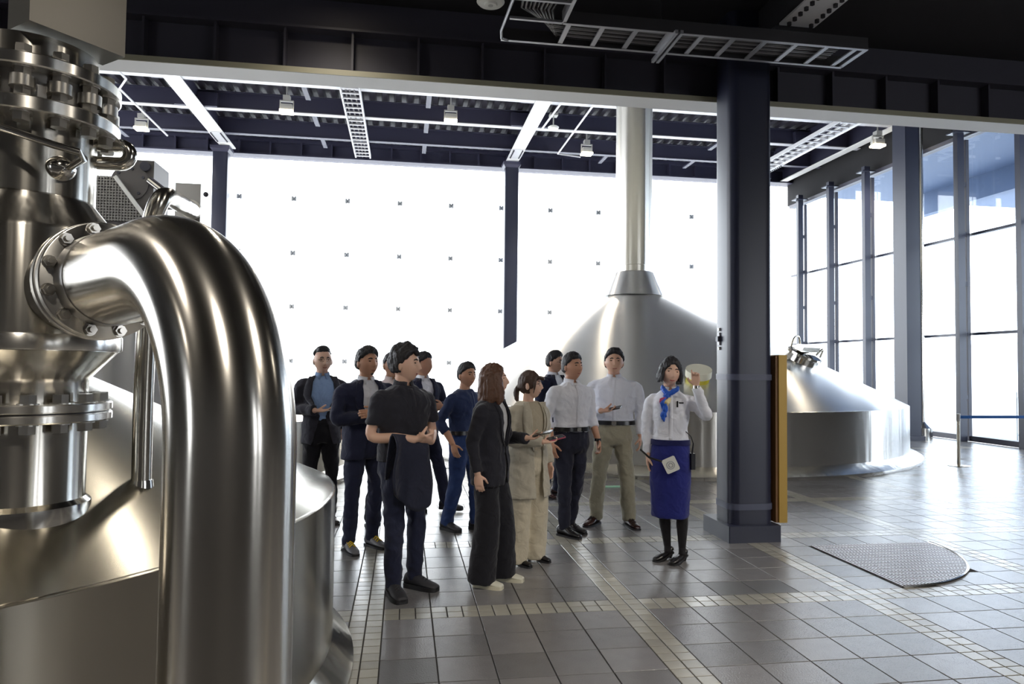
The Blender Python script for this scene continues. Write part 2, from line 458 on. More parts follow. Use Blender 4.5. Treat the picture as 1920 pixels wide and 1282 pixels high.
# hatch on the right flank
hx = V((7.12-5.25, 7.16-9.9, 0)); rad = hx.normalized(); nrm = (rad*.45+V((0, 0, .89))).normalized(); base = V((hx.x, hx.y, 1.74))
sd = nrm.cross(V((0, 0, 1))).normalized(); fw = sd.cross(nrm)     # sd runs round the dome, fw points uphill
if sd.x < 0: sd = -sd
ho = G().cyl(base-nrm*.12, base+nrm*.1, .3, .28, 32).obj('hatch_neck', 'steel_polish', K)
h = G(); h.tube([base+nrm*q for q in (.1, .11, .15, .18, .2)], [.3, .31, .31, .24, .02], 32); h.obj('hatch_lid', 'steel_polish', ho)
G().bar(base+nrm*.25-sd*.32, base+nrm*.25+sd*.36, .14, .09, nrm).obj('clamp_bar', 'post_steel', ho, False)
G().tube(cr([base+sd*.3+nrm*.12, base+sd*.44+nrm*.08, base+sd*.56+nrm*.2, base+sd*.66+nrm*.24, base+sd*.7+nrm*.08], 5), .02, 10).obj('hatch_handle', 'post_steel', ho)
G().tube(cr([base-sd*.1+fw*.22+nrm*.1, base+fw*.3+nrm*.3, base+sd*.16+fw*.3+nrm*.34, base+sd*.24+fw*.2+nrm*.14], 5), .018, 10).obj('hatch_handle', 'post_steel', ho)
# sight lamp on the front flank
base = V((4.64-5.25, 5.94-9.9, 1.38)); nrm = V((-.1, -.42, .9)).normalized()
q = G().cyl(base-nrm*.03, base+nrm*.12, .16, .19, 28).obj('sight_port', 'yellow_glass', K)
G().cyl(base+nrm*.1, base+nrm*.21, .2, .2, 32).obj('port_lid', 'ivory', q)

K1 = kettle('foreground_kettle', 'low stainless steel kettle with sloping dome in the left foreground', (-2.42, -.77, 0), 2.18, .912, 2.29, (.25, 1.83), conv=0, mw='steel_shaded', md_='steel_dome_shaded')
K4 = kettle('rear_kettle', 'stainless kettle far left, mostly hidden behind the foreground pipes', (-4.25, 6.6, 0), 3.62, .86, 3.78, (.4, 2.5), conv=.05)
G().lathe([(.45, 2.45), (.42, 3.4), (.5, 3.42), (.5, 3.5), (0.01, 3.5)]).obj('drive_neck', 'steel', K4)
t = thing('agitator_drive', 'grey agitator drive with perforated guard seen above the curved pipe', 'machine', (-3.98, 6.3, 3.5))
G().bb((-.6, -.1, 0), (.42, .6, .12)).obj('base_plate', 'motor_grey', t, False)
hs = G().bb((-.02, .05, .1), (.44, .7, 1.02)).obj('gear_housing', 'motor_grey', t, False)
G().cyl((.12, .055, .68), (.12, .03, .68), .26, n=32).obj('cover_disc', 'motor_grey', hs)
for a in range(6):
    c = V((.12+.2*math.cos(a+.4), .035, .68+.2*math.sin(a+.4))); G().cyl(c, c-V((0, .02, 0)), .022, n=6).obj('bolt', 'column_dark', hs, False)
G().cyl((.33, .055, .92), (.33, .0, .92), .07, n=24).obj('lifting_plug', 'column_dark', hs)
gd = G().add([(-.6, -.12, .08), (.45, -.12, .08), (-.02, -.12, .72), (-.6, -.12, .72), (-.6, -.1, .08), (.45, -.1, .08), (-.02, -.1, .72), (-.6, -.1, .72)],
             [(0,1,2,3),(7,6,5,4),(0,4,5,1),(1,5,6,2),(2,6,7,3),(3,7,4,0)]).obj('guard_panel', 'motor_grey', t, False)
gw = G(); k = -.6
for a in range(28):
    x0 = -.6+a*.04; z1 = .72 if x0 < -.02 else .72-(x0+.02)*.64/.47
    if z1 > .1: gw.bar((x0, -.128, .08), (x0, -.128, z1), .018, .012)
for a in range(16):
    z = .1+a*.04; x1 = .45-(z-.08)*.47/.64; gw.bar((-.6, -.128, z), (x1, -.128, z), .012, .014)
gw.obj('guard_mesh', 'mesh_grey', gd, False)
G().bar((.45, -.11, .08), (-.02, -.11, .72), .06, .05).obj('guard_rail', 'flange_white', t, False)
G().tube([(.4, .0, .72), (.66, -.05, .52)], .055, 14).obj('drive_rod', 'steel_polish', t)
G().bb((.56, -.05, .3), (.74, .02, .6)).obj('rod_bracket', 'motor_grey', t, False)

# ------------------------------------------------------------------ valve stack in the left foreground
SX0, SY0 = -1.154, -1.885
t = thing('valve_stack', 'bolted stainless valve stack rising from the foreground kettle at the left edge', 'valve', (SX0, SY0, 0))
G().lathe([(.205, 1.035), (.196, 1.09), (.188, 1.12), (.188, 1.374)]).obj('lower_pipe', 'steel_pipe', t)
G().lathe([(.203, 1.02), (.208, 1.06), (.206, 1.1), (.19, 1.115)], n=64).obj('weld_collar', 'steel_polish', t)
hexme = G().cyl((0, 0, 0), (0, 0, .026), .0245, n=6).cyl((0, 0, -.004), (0, 0, 0), .03, n=20).mesh('bolt', 'bolt_steel', False)
def flange(z0, z1, R, hole, nb, rb, up=True, dn=True, hexm=hexme, ph=0):
    f = G().lathe([(hole, z0), (R-.004, z0), (R, z0+.004), (R, z1-.004), (R-.004, z1), (hole, z1)]).obj('flange', 'steel', t)
    for k in range(nb):
        a = 2*PI*(k+ph)/nb
        if up: link('bolt', hexm, f, (rb*math.cos(a), rb*math.sin(a), z1+.004))
        if dn:
            o = link('bolt', hexm, f, (rb*math.cos(a), rb*math.sin(a), z0-.004)); o.rotation_euler = (PI, 0, 0)
    return f
flange(1.374, 1.402, .262, .18, 16, .226, False, True, ph=.3)
flange(1.407, 1.435, .262, .18, 16, .226, True, False, ph=.3)
G().lathe([(.2, 1.4), (.25, 1.4), (.25, 1.41), (.2, 1.41)]).obj('gasket', 'cable_black', t)
G().lathe([(.188, 1.43), (.188, 1.5), (.195, 1.517), (.276, 1.604), (.276, 1.61)]).obj('lower_cone', 'steel_pipe', t)
G().lathe([(.2, 1.606), (.285, 1.606), (.287, 1.61), (.287, 1.652), (.285, 1.656), (.27, 1.656)]).obj('rim_ring', 'steel', t)
G().lathe([(.278, 1.65), (.278, 1.985), (.272, 2.0), (.19, 2.105), (.19, 2.11)]).obj('valve_body', 'steel_pipe', t)
G().lathe([(.19, 2.1), (.19, 2.35)]).obj('neck', 'steel_pipe', t)
flange(2.345, 2.39, .26, .18, 14, .222, True, True, ph=.2)
flange(2.484, 2.524, .26, .18, 14, .222, True, True, ph=.2)
g = G()
for k in range(14):
    a = 2*PI*(k+.2)/14; c = V((.222*math.cos(a), .222*math.sin(a), 0))
    g = G(); g.cyl(c+V((0, 0, 2.42)), c+V((0, 0, 2.455)), .036, n=20); g.cyl(c+V((0, 0, 2.39)), c+V((0, 0, 2.49)), .018, n=10); g.obj('spacer', 'bolt_steel', t)
G().lathe([(.2, 2.39), (.2, 2.484)]).obj('bellows', 'steel_dull', t)
G().lathe([(.188, 2.52), (.188, 2.612), (.01, 2.612)]).obj('upper_neck', 'steel_pipe', t)
bx = G().add([(x-SX0, y-SY0, z) for z in (2.62, 3.3) for x, y in ((-1.1605, -2.0438), (-1.0555, -2.1297), (-.8645, -1.9005), (-.9695, -1.8146))],
             [(0,3,2,1),(4,5,6,7),(0,1,5,4),(1,2,6,5),(2,3,7,6),(3,0,4,7)]).obj('actuator_box', 'actuator_steel', t, False)
boss = V((.196, -.16, 2.2)); dd = V((.77, -.63, 0))
b = G().ell(V((.145, -.12, 2.195)), (.045, .045, .04)).obj('handle_boss', 'steel_polish', t)
G().tube([(.04, -.27, 2.275), (.2, -.28, 2.225), (.262, -.267, 2.212), (.265, -.24, 2.2), (.18, -.14, 2.195)], .0115, 12).obj('handle_rod', 'steel_polish', b)
G().tube([(.16, .1, 2.345), (.24, .1, 2.345)]+arc((.24, .1, 2.312), (0, 0, 1), (1, 0, 0), .033, 0, PI, 10)+[(.15, .1, 2.279)], .024, 16).obj('drain_elbow', 'steel_polish', t)

# curved pipe
EP = V((-.25, -2.915, 0)); FL = V((-.752, -2.282, 1.805)); ed = V((EP.x-FL.x, EP.y-FL.y, 0)); EL = ed.length+.525; ed.normalize()
E0 = FL-ed*.525; rp, Rb = .13, .42; up = V((0, 0, 1))
t = thing('elbow_pipe', 'big polished stainless pipe curving down in the left foreground', 'pipe', (EP.x, EP.y, 0))
o = V((EP.x, EP.y, 0))
st = E0+ed*(EL-Rb)
path = [E0+ed*.6, E0+ed*.7]
path = [E0+ed*(.6+(EL-Rb-.6)*k/4) for k in range(4)]
path += arc(st-up*Rb, up, ed, Rb, 0, PI/2, 24)
path += [V((EP.x, EP.y, z)) for z in (1.2, .9, .6, .3, .012)]
bo = G().tube([p-o for p in path], rp, 64).obj('bend', 'steel_elbow', t)
uvl = bo.data.uv_layers.new(name='UVMap')
for pl_ in bo.data.polygons:
    js = [vi % 64 for vi in pl_.vertices]; wrap = max(js)-min(js) > 32
    for li, vi in zip(pl_.loop_indices, pl_.vertices):
        jj = vi % 64
        if wrap and jj < 32: jj += 64
        uvl.data[li].uv = (jj/64, (vi//64)/60)
G().tube([E0+ed*.53-o, E0+ed*.6-o], [rp+.004, rp+.002], 64).obj('weld_neck', 'steel_dull', t)
def vflange(e0, e1, R):
    g = G(); g.tube([E0+ed*e-o for e in (e0, e0+.003, e1-.003, e1)], [R-.004, R, R, R-.004], 64)
    return g.obj('flange', 'steel', t)
f1 = vflange(.455, .485, .172); f2 = vflange(.49, .525, .168)
G().tube([E0+ed*.25-o, E0+ed*.455-o], .14, 48).obj('nozzle', 'steel_pipe', t)
ss = ed.cross(up)
for k in range(12):
    a = 2*PI*(k+.5)/12; c = E0+(ss*math.cos(a)+up*math.sin(a))*.149-o
    g = G(); g.tube([c+ed*.525, c+ed*.528], .018, 16); g.tube([c+ed*.528, c+ed*.545], .0155, 6); g.tube([c+ed*.545, c+ed*.558], .0085, 10)
    g.obj('bolt', 'bolt_steel', f2, False)
    g = G(); g.tube([c+ed*.435, c+ed*.455], .02, 6); g.obj('bolt', 'bolt_steel', f1, False)
G().lathe([(.14, .0), (.19, 0), (.19, .012), (.132, .02)]).obj('floor_plate', 'steel', t)

t = thing('hook_pipe', 'slim stainless pipe on the kettle dome hooking over behind the curved pipe', 'pipe', (-.878, -1.586, 0))
pts = [V(p)-V((-.878, -1.586, 0)) for p in ((-.878, -1.586, 1.07), (-.878, -1.59, 1.5), (-.855, -1.63, 1.95), (-.84, -1.668, 2.08), (-.826, -1.68, 2.14), (-.805, -1.66, 2.18), (-.80, -1.6, 2.2), (-.812, -1.456, 2.22), (-.855, -1.1, 2.262))]
from_pts = [pts[0], pts[1], pts[2], pts[3]+V((.0, 0, .01)), pts[5]+V((.0, -.005, .012)), pts[7], pts[8]]
G().tube(cr(from_pts), .035, 24).obj('pipe', 'steel_pipe', t)
G().cyl(pts[0]-V((0, 0, .03)), pts[0]+V((0, 0, .055)), .052, .04, 24).obj('foot_collar', 'steel_polish', t)
G().cyl(pts[-1]-V((0, .05, 0)), pts[-1]-V((0, .02, 0)), .042, n=24).obj('clamp', 'bolt_steel', t)
bk = G().bb((-.06, .49, 2.06), (.05, .52, 2.39)).obj('end_plate', 'steel_dull', t, False)
G().ell((.075, .48, 2.34), (.012, .012, .012)).obj('knob', 'column_dark', bk)

# ------------------------------------------------------------------ overhead services
def ladder(name, label, x0, x1, y0, y1, z, mt, ncab=3):
    t = thing(name, label, 'cable ladder', ((x0+x1)/2, y0, z))
    w = (x1-x0)/2; L = y1-y0
    for s in (-1, 1): G().bb((s*w-.02, 0, 0), (s*w+.02, L, .1)).obj('side_rail', mt, t, False)
    k = .12
    while k < L:
        G().bb((-w, k-.025, .0), (w, k+.025, .03)).obj('rung', mt, t, False); k += .3
    for c in range(ncab):
        x = -w*.5+w*c/max(1, ncab-1)
        G().tube([(x+.02*math.sin(c+j*1.3), L*j/12, .05) for j in range(13)], .02, 6).obj('cable', 'cable_grey', t)
    return t
ladder('cable_ladder', 'pale cable ladder hanging under the roof between the two floodlights', -1.4, -.98, 4, 16.6, 7.72, 'flange_grey')
ladder('cable_ladder', 'pale cable ladder running under the roof right of the big pillar', 10.68, 11.15, 4, 16.6, 7.72, 'flange_grey', 1)

t = thing('cable_tray', 'wide dark cable tray with open rungs below the black ceiling', 'cable tray', (.86, .9, 4.3))
for y, in ((0,), (.36,)):
    G().bb((.45 if y == 0 else 0, y-.012, 0), (3.1, y+.012, .1)).obj('side_rail', 'cable_black', t, False)
    G().bb((.45 if y == 0 else 0, y-.015, -.004), (3.1, y+.015, .0)).obj('rail_lip', 'tray_grey', t, False)
for x in (.5, .78, 1.06, 1.34, 1.62, 1.9, 2.18, 2.46, 2.74, 3.0, 3.09):
    G().bb((x-.02, 0, .0), (x+.02, .36, .012)).obj('rung', 'tray_grey', t, False)
G().bb((1.36, -.06, -.03), (1.385, .5, 0)).bb((1.405, -.06, -.03), (1.43, .5, 0)).obj('hanger_channel', 'tray_grey', t, False)
for y in (-.62, -.3, .0): G().bb((0.02, y-.012, 0), (.44, y+.012, .02)).obj('rung', 'tray_grey', t, False)
G().bb((.44, -.75, 0), (.47, 0, .1)).obj('side_rail', 'tray_grey', t, False)
G().tube([(.02, -.75, .0), (-.02, .2, 0), (0, .33, 0), (.06, .36, 0)], .012, 8).obj('bend_rail', 'tray_grey', t)
for c in range(9):
    yy = .05+c*.032
    G().tube([(.08+c*.035, -.75, .05), (.08+c*.035, -.35, .05), (.1+c*.03, -.1, .05), (.3+c*.02, yy, .045), (.6, yy, .04), (1.5, yy+.01*math.sin(c*2), .035), (2.9, yy, .04)], .011, 6).obj('cable', 'cable_grey' if c % 2 else 'cable_black', t)
for x in (.6, 1.4, 2.6): G().cyl((x, .36, .1), (x, .36, .65), .006, n=8).obj('hanger_rod', 'cable_black', t)

t = thing('ceiling_beam', 'black ceiling beam with a bolted pale splice plate above the pillar', 'beam', (3.37, 0, 4.5))
G().bb((-.17, -9, .02), (.17, 2.0, .04)).bb((-.012, -9, .04), (.012, 2.0, .45)).obj('steel_section', 'ceiling_black', t, False)
pl = G().bb((-.16, .45, 0), (.16, 1.0, .018)).obj('splice_plate', 'flange_grey', t, False)
for sx in (-.1, .1):
    for k in range(6):
        c = V((sx, .52+k*.085, 0)); G().cyl(c, c-V((0, 0, .025)), .02, n=6).obj('bolt', 'ceiling_black', pl, False)

t = thing('ceiling_lamp', 'round white emergency ceiling lamp left of the dark cable tray', 'lamp', (.76, 1.18, 4.55))
G().lathe([(.001, -.012), (.05, -.012), (.055, 0), (.1, .004), (.115, .02), (.11, .03), (.001, .03)]).obj('disc', 'white_plastic', t)
G().lathe([(.001, -.016), (.02, -.014), (.022, -.01)]).obj('lens', 'lamp_body', t)
G().cyl((0, 0, .03), (0, 0, .42), .012, n=10).obj('drop_rod', 'cable_black', t)

def flood(x, y, z, lab):
    t = thing('floodlight', lab, 'lamp', (x, y, z), group='floodlights under the hall roof')
    G().bb((-.13, -.11, 0), (.13, .11, .14)).obj('housing', 'lamp_body', t, False)
    G().bb((-.15, -.12, -.05), (.15, .12, 0)).obj('lit_front', 'lamp_glow', t, False)
    g = G()
    for s in (-1, 1): g.bb((s*.15-.012, -.02, -.02), (s*.15+.012, .02, .24))
    g.bb((-.16, -.03, .22), (.16, .03, .25)).bb((-.08, -.08, .25), (.08, .08, .36)).cyl((0, 0, .36), (0, 0, 8.42-z), .018, n=8); g.obj('bracket', 'lamp_body', t, False)
    L = bpy.data.lights.new('flood_light', 'SPOT'); L.energy = 260; L.color = (1, .88, .7); L.spot_size = 2.2; L.spot_blend = .6; L.shadow_soft_size = .12
    lo = link('flood_light', L, t, (0, 0, -.08))
flood(-2.75, 12.66, 7.6, 'lit floodlight under the roof left of the pale cable ladder')
flood(1.14, 12.59, 7.6, 'lit floodlight under the roof right of the pale cable ladder')
flood(5.08, 14.51, 7.6, 'lit floodlight just left of the tall chimney')
flood(-6.65, 14.59, 7.6, 'lit floodlight beside the valve stack at far left')
flood(12.3, 12.1, 7.5, 'lit floodlight beside the tall dark column at right')
t = thing('smoke_detector', 'white round detector hanging under the roof left of the chimney', 'detector', (3.73, 12.66, 7.6))
G().lathe([(.001, -.03), (.12, -.02), (.14, .02), (.1, .05), (.001, .05)], n=32).obj('disc', 'white_plastic', t)
G().bb((-.1, -.1, .3), (.1, .1, .36)).cyl((0, 0, .05), (0, 0, .3), .015, n=8).obj('mount', 'lamp_body', t)
for lab, pts in (('thin conduit pipe dropping below the roof girder near the detector', ((3.69, 8, 7.85), (3.69, 11.73, 7.85), (3.6, 13.45, 7.85))),
                 ('long thin conduit pipe bending toward the floodlight by the chimney', ((4.48, 8, 7.85), (4.48, 11.76, 7.85), (4.47, 15.5, 7.85), (5.2, 15.7, 7.85))),
                 ('thin conduit pipe with a kink leading to the far left floodlight', ((-6.07, 8, 7.85), (-6.07, 11.98, 7.85), (-6.44, 12.6, 7.85), (-6.44, 15.9, 7.85)))):
    tag(G().tube(pts, .025, 8).obj('conduit', 'flange_grey'), lab, 'conduit')

# warm downlights in the low ceiling above and behind the viewer
k = 0
for x, y, lab in ((-3.2, -3.2, 'recessed warm downlight in the low ceiling above the foreground kettle'), (0, -5.6, 'recessed warm downlight in the low ceiling behind the viewer'),
             (3.2, -3.2, 'recessed warm downlight in the low ceiling above the bare tile floor'), (-6, -5.6, 'recessed warm downlight in the ceiling corner at far left'), (6.4, -5.6, 'recessed warm downlight in the low ceiling at far right'), (-.55, 1.35, 'recessed warm downlight in the low ceiling by the edge beam'), (6.4, -.4, 'recessed warm downlight in the ceiling near the quarter-round mat')):
    t = thing('downlight', lab, 'lamp', (x, y, 4.95), group='downlights in the low ceiling')
    G().lathe([(.11, -.01), (.15, -.015), (.16, 0)], n=32).obj('trim_ring', 'white_plastic', t)
    G().lathe([(.001, -.006), (.11, -.006)], n=32).obj('lens', 'lamp_glow', t)
    L = bpy.data.lights.new('down_light', 'SPOT'); L.energy = 200 if y < 1 else 25; L.color = (1, .92, .8); L.spot_size = 2.4; L.spot_blend = .7; L.shadow_soft_size = .14
    link('down_light', L, t, (0, 0, -.06))

# ------------------------------------------------------------------ floor furniture
mt = thing('floor_mat', 'quarter-round ribbed metal floor grate in the tiles right of the pillar', 'floor grate', (3.715, 1.385, 0))
Rm = 1.18
poly = [(0, 0)]+[(Rm*math.cos(a), -Rm*math.sin(a)) for a in [PI/2*k/24 for k in range(25)]]
G().prism(poly, -.004, .001).obj('base_plate', 'cable_grey', mt, False)
g = G(); k = 0
xx = .012
while xx < Rm:
    L = math.sqrt(Rm*Rm-xx*xx)
    if L > .03: G().bb((xx-.008, -L, 0), (xx+.008, 0, .009)).obj('grate_bar', 'mat_metal', mt, False)
    xx += .03
for yy in [-.08*k for k in range(1, 15)]:
    L = math.sqrt(max(0, Rm*Rm-yy*yy)); G().bb((0, yy-.006, .0), (L, yy+.006, .0095)).obj('cross_bar', 'steel_dull', mt, False)
G().tube([(Rm*math.cos(a), -Rm*math.sin(a), .004) for a in [PI/2*k/24 for k in range(25)]], .012, 8).obj('edge_rim', 'steel_polish', mt)

def stanchion(loc, lab, h=.87):
    t = thing('stanchion', lab, 'barrier post', loc, group='belt barrier posts')
    G().lathe([(.001, 0), (.17, 0), (.17, .008), (.03, .022), (.03, .03)], n=48).obj('base', 'post_steel', t)
    G().cyl((0, 0, .02), (0, 0, h-.12), .026, n=24).obj('post', 'post_steel', t)
    G().cyl((0, 0, h-.12), (0, 0, h), .032, n=24).obj('belt_head', 'steel_dull', t)
    return t
t = stanchion((9.33, 6.1, 0), 'steel barrier post with blue belt on the tiles right of the kettle')
G().bb((.034, -.004, .79), (2.895, .004, .84)).obj('belt', 'belt_blue', t, False)
t = stanchion((12.26, 6.1, 0), 'steel barrier post at the far right end of the blue belt')
t = stanchion((.91, 6.6, 0), 'steel barrier post behind the man in the denim-blue shirt', .82)
G().bb((-1.0, -.004, .75), (-.03, .004, .8)).obj('belt', 'belt_blue', t, False)

tag(G().box((2.86, 4.6, .004), (.3, .1, .008)).obj('floor_strip', 'strip_green', None, False), 'small pale green strip lying on the tiles in front of the kettle', 'floor marker')  # thin pale green strip on the tiles
sh = thing('outdoor_shelf', 'small white open shelf rack standing outside the right glass wall', 'shelf', (15.0, 10.0, -.2))
for z in (.25, .7, 1.15): G().bb((-.2, -.55, z), (.2, .55, z+.03)).obj('shelf_board', 'wall_pale', sh, False)
for sx in (-.19, .19):
    for sy in (-.54, .54): G().cyl((sx, sy, 0), (sx, sy, 1.3), .012, n=8).obj('upright', 'clip_steel', sh)
# ------------------------------------------------------------------ people
for nm, c, r in (('skin_a', (206, 162, 138), .5), ('skin_b', (194, 146, 120), .5), ('skin_c', (218, 178, 156), .48)):
    m = mat(nm, srgb(*c), r); b = m.node_tree.nodes['Principled BSDF']
    b.inputs['Subsurface Weight'].default_value = .08; b.inputs['Subsurface Radius'].default_value = (.012, .004, .002); b.inputs['Subsurface Scale'].default_value = .5
def cloth(nm, c, r=.85, amt=.08, sheen=.15, fold=.45):
    m = mat(nm, srgb(*c), r, spec=.25, noise_scale=60, noise_amt=amt, sheen=sheen, bump=fold, bump_scale=9)
    for nd in m.node_tree.nodes:
        if nd.type == 'BUMP': nd.inputs['Distance'].default_value = .03
        if nd.type == 'TEX_NOISE' and abs(nd.inputs['Scale'].default_value-9) < .1: nd.inputs['Distortion'].default_value = 1.2; nd.inputs['Detail'].default_value = 2
    return m
cloth('navy_suit', (34, 38, 62)); cloth('black_suit', (33, 33, 42)); cloth('charcoal_suit', (52, 52, 62)); cloth('navy_shirt', (36, 48, 82))
cloth('white_shirt', (226, 228, 238), .8, .03); cloth('blue_shirt', (140, 168, 212), .8, .04); cloth('pink_shirt', (222, 208, 210), .8, .03)
cloth('black_polo', (38, 38, 47)); cloth('navy_trouser', (32, 36, 58)); cloth('black_trouser', (26, 26, 33)); cloth('denim', (38, 58, 104), .8, .12)
cloth('khaki', (160, 154, 134)); cloth('beige_coat', (178, 171, 155)); cloth('cream_trouser', (196, 186, 164)); cloth('beige_knit', (168, 158, 138))
cloth('grey_top', (188, 188, 190)); cloth('royal_skirt', (34, 40, 112)); cloth('royal_belt', (24, 28, 78)); cloth('tights', (24, 22, 26), .6)
cloth('dark_navy_trouser', (34, 36, 52)); cloth('dark_wrap', (34, 37, 54))
mat('hair_black', srgb(26, 24, 30), .55, bump=.6, bump_scale=90); mat('hair_brown', srgb(66, 46, 36), .5, bump=.6, bump_scale=90); mat('hair_red', srgb(84, 54, 38), .5, bump=.6, bump_scale=90)
mat('leather_black', srgb(26, 25, 28), .28); mat('leather_brown', srgb(58, 34, 34), .25); mat('rubber_black', srgb(34, 34, 38), .6)
mat('sneaker_black', srgb(44, 44, 50), .65); mat('sneaker_white', srgb(206, 204, 190), .55); mat('sneaker_grey', srgb(104, 104, 110), .5)
mat('lace_yellow', srgb(214, 184, 30), .6); mat('sole_white', srgb(210, 205, 185), .6)
mat('eye_dark', srgb(36, 24, 22), .25); mat('lip', srgb(164, 98, 88), .45); mat('lip_red', srgb(186, 82, 84), .4)
mat('phone_black', srgb(28, 28, 34), .2); mat('phone_pink', srgb(176, 70, 96), .3); mat('phone_white', srgb(210, 205, 205), .3); mat('metal_small', (.6, .58, .55, 1), .25, 1)
mat('scarf_blue', srgb(24, 84, 190), .6); mat('scarf_red', srgb(160, 50, 90), .6); mat('scarf_cream', srgb(214, 200, 150), .6)

def remesh(g, vox, smooth=3, fac=.5):
    me = g.mesh('tmp', 'grout', False)
    o = bpy.data.objects.new('tmp', me); COL.objects.link(o)
    md = o.modifiers.new('r', 'REMESH'); md.mode = 'VOXEL'; md.voxel_size = vox
    if smooth:
        ms = o.modifiers.new('s', 'SMOOTH'); ms.iterations = smooth; ms.factor = fac
    dg = bpy.context.evaluated_depsgraph_get()
    new = bpy.data.meshes.new_from_object(o.evaluated_get(dg))
    bpy.data.objects.remove(o); bpy.data.meshes.remove(me)
    return new
def finish(me, name, mt, parent, wr=None, solid=0):
    me.name = name; me.materials.clear(); me.materials.append(MATS[mt])
    me.polygons.foreach_set('use_smooth', [True]*len(me.polygons))
    if wr:
        amp, fr, zs = wr
        sd = random.uniform(0, 50); nn = [v.normal.copy() for v in me.vertices]
        for v, nv in zip(me.vertices, nn):
            p = V((v.co.x*fr+sd, v.co.y*fr, v.co.z*fr*zs))
            q = V((v.co.x*fr*1.1+v.co.z*fr*.7+sd, v.co.y*fr*1.1, v.co.z*fr*zs*1.6-v.co.x*fr*.6))
            rid = 1-abs(noise.noise(q))*2.2
            v.co += nv*amp*(noise.noise(p)+.7*max(-.3, rid)-.3)
    o = link(name, me, parent)
    if solid:
        md = o.modifiers.new('thick', 'SOLIDIFY'); md.thickness = solid; md.offset = -1
    return o
def crom(pts, rad, sub=5):
    pts = [V(p) for p in pts]; P = [pts[0]*2-pts[1]]+pts+[pts[-1]*2-pts[-2]]; R = [rad[0]]+list(rad)+[rad[-1]]
    op, orr = [], []
    for i in range(1, len(P)-2):
        for k in range(sub):
            t = k/sub; a, b, c, d = P[i-1:i+3]
            op.append(.5*((2*b)+(c-a)*t+(2*a-5*b+4*c-d)*t*t+(3*b-a-3*c+d)*t**3)); orr.append(R[i]+(R[i+1]-R[i])*t)
    op.append(pts[-1]); orr.append(rad[-1])
    return op, orr
def limb(g, pts, rad, n=14, sub=5):
    p, r = crom(pts, rad, sub); g.tube(p, r, n)
def stack(g, rings, n=28, e=2.3):
    out = []
    for z, rx, ry, cx, cy in rings:
        ps = []
        for j in range(n):
            a = 2*PI*j/n; c, s = math.cos(a), math.sin(a)
            ps.append(V((cx+rx*math.copysign(abs(c)**(2/e), c), cy+ry*math.copysign(abs(s)**(2/e), s), z)))
        out.append(ps)
    g.ring(out)

# ---- head: grid in azimuth and height, face towards -Y
def head_pts(fem=False, na=40, nz=30, inflate=0.0):
    rows = []
    for i in range(nz+1):
        t = i/nz; el = -PI/2+PI*min(max(t, .015), .985)
        row = []
        for j in range(na):
            az = 2*PI*j/na                      # 0 = front (-Y)
            sx, fy = math.sin(az), math.cos(az)
            ce, se = math.cos(el), math.sin(el)
            x = (.084 if not fem else .079)*sx*ce; y = -.1*fy*ce; z = .118*se
            y += .012
            if z < -.01:
                q = (-z-.01)/.108
                x *= 1-(.36 if not fem else .42)*q**1.3
                if y > 0: y *= 1-.45*q
                else: y *= 1+.10*q
            if z > .05: x *= 1.0
            if fy > 0:
                f = fy**.7
                bump = 0
                ga = lambda x0, z0, wx, wz: math.exp(-((x-x0)/wx)**2-((z-z0)/wz)**2)
                zn = min(1, max(0, (.022-z)/.06))
                if z > -.05: bump += .026*zn**.8*math.exp(-(x/.0125)**2)*(1 if z > -.036 else max(0, (z+.05)/.014))
                bump += -.010*(ga(.031, .008, .017, .014)+ga(-.031, .008, .017, .014))
                bump += .005*(ga(.028, .030, .024, .009)+ga(-.028, .030, .024, .009))
                bump += .005*(ga(.045, -.022, .02, .02)+ga(-.045, -.022, .02, .02))
                bump += .007*ga(0, -.062, .024, .007)+.006*ga(0, -.074, .02, .007)-.004*ga(0, -.068, .028, .003)
                bump += .008*ga(0, -.100, .02, .014)-.004*ga(0, -.085, .02, .008)
                y -= bump*f
            p = V((x, y, z))
            row.append(p)
        rows.append(row)
    if inflate:
        for r in rows:
            for k, p in enumerate(r): r[k] = p*(1+inflate)
    return rows
HEADS = {f: head_pts(f) for f in (False, True)}
def face_y(rows, x, z):
    best = None
    for r in rows:
        for p in r:
            if p.y < 0:
                d = (p.x-x)**2+(p.z-z)**2
                if best is None or d < best[0]: best = (d, p.y)
    return best[1]

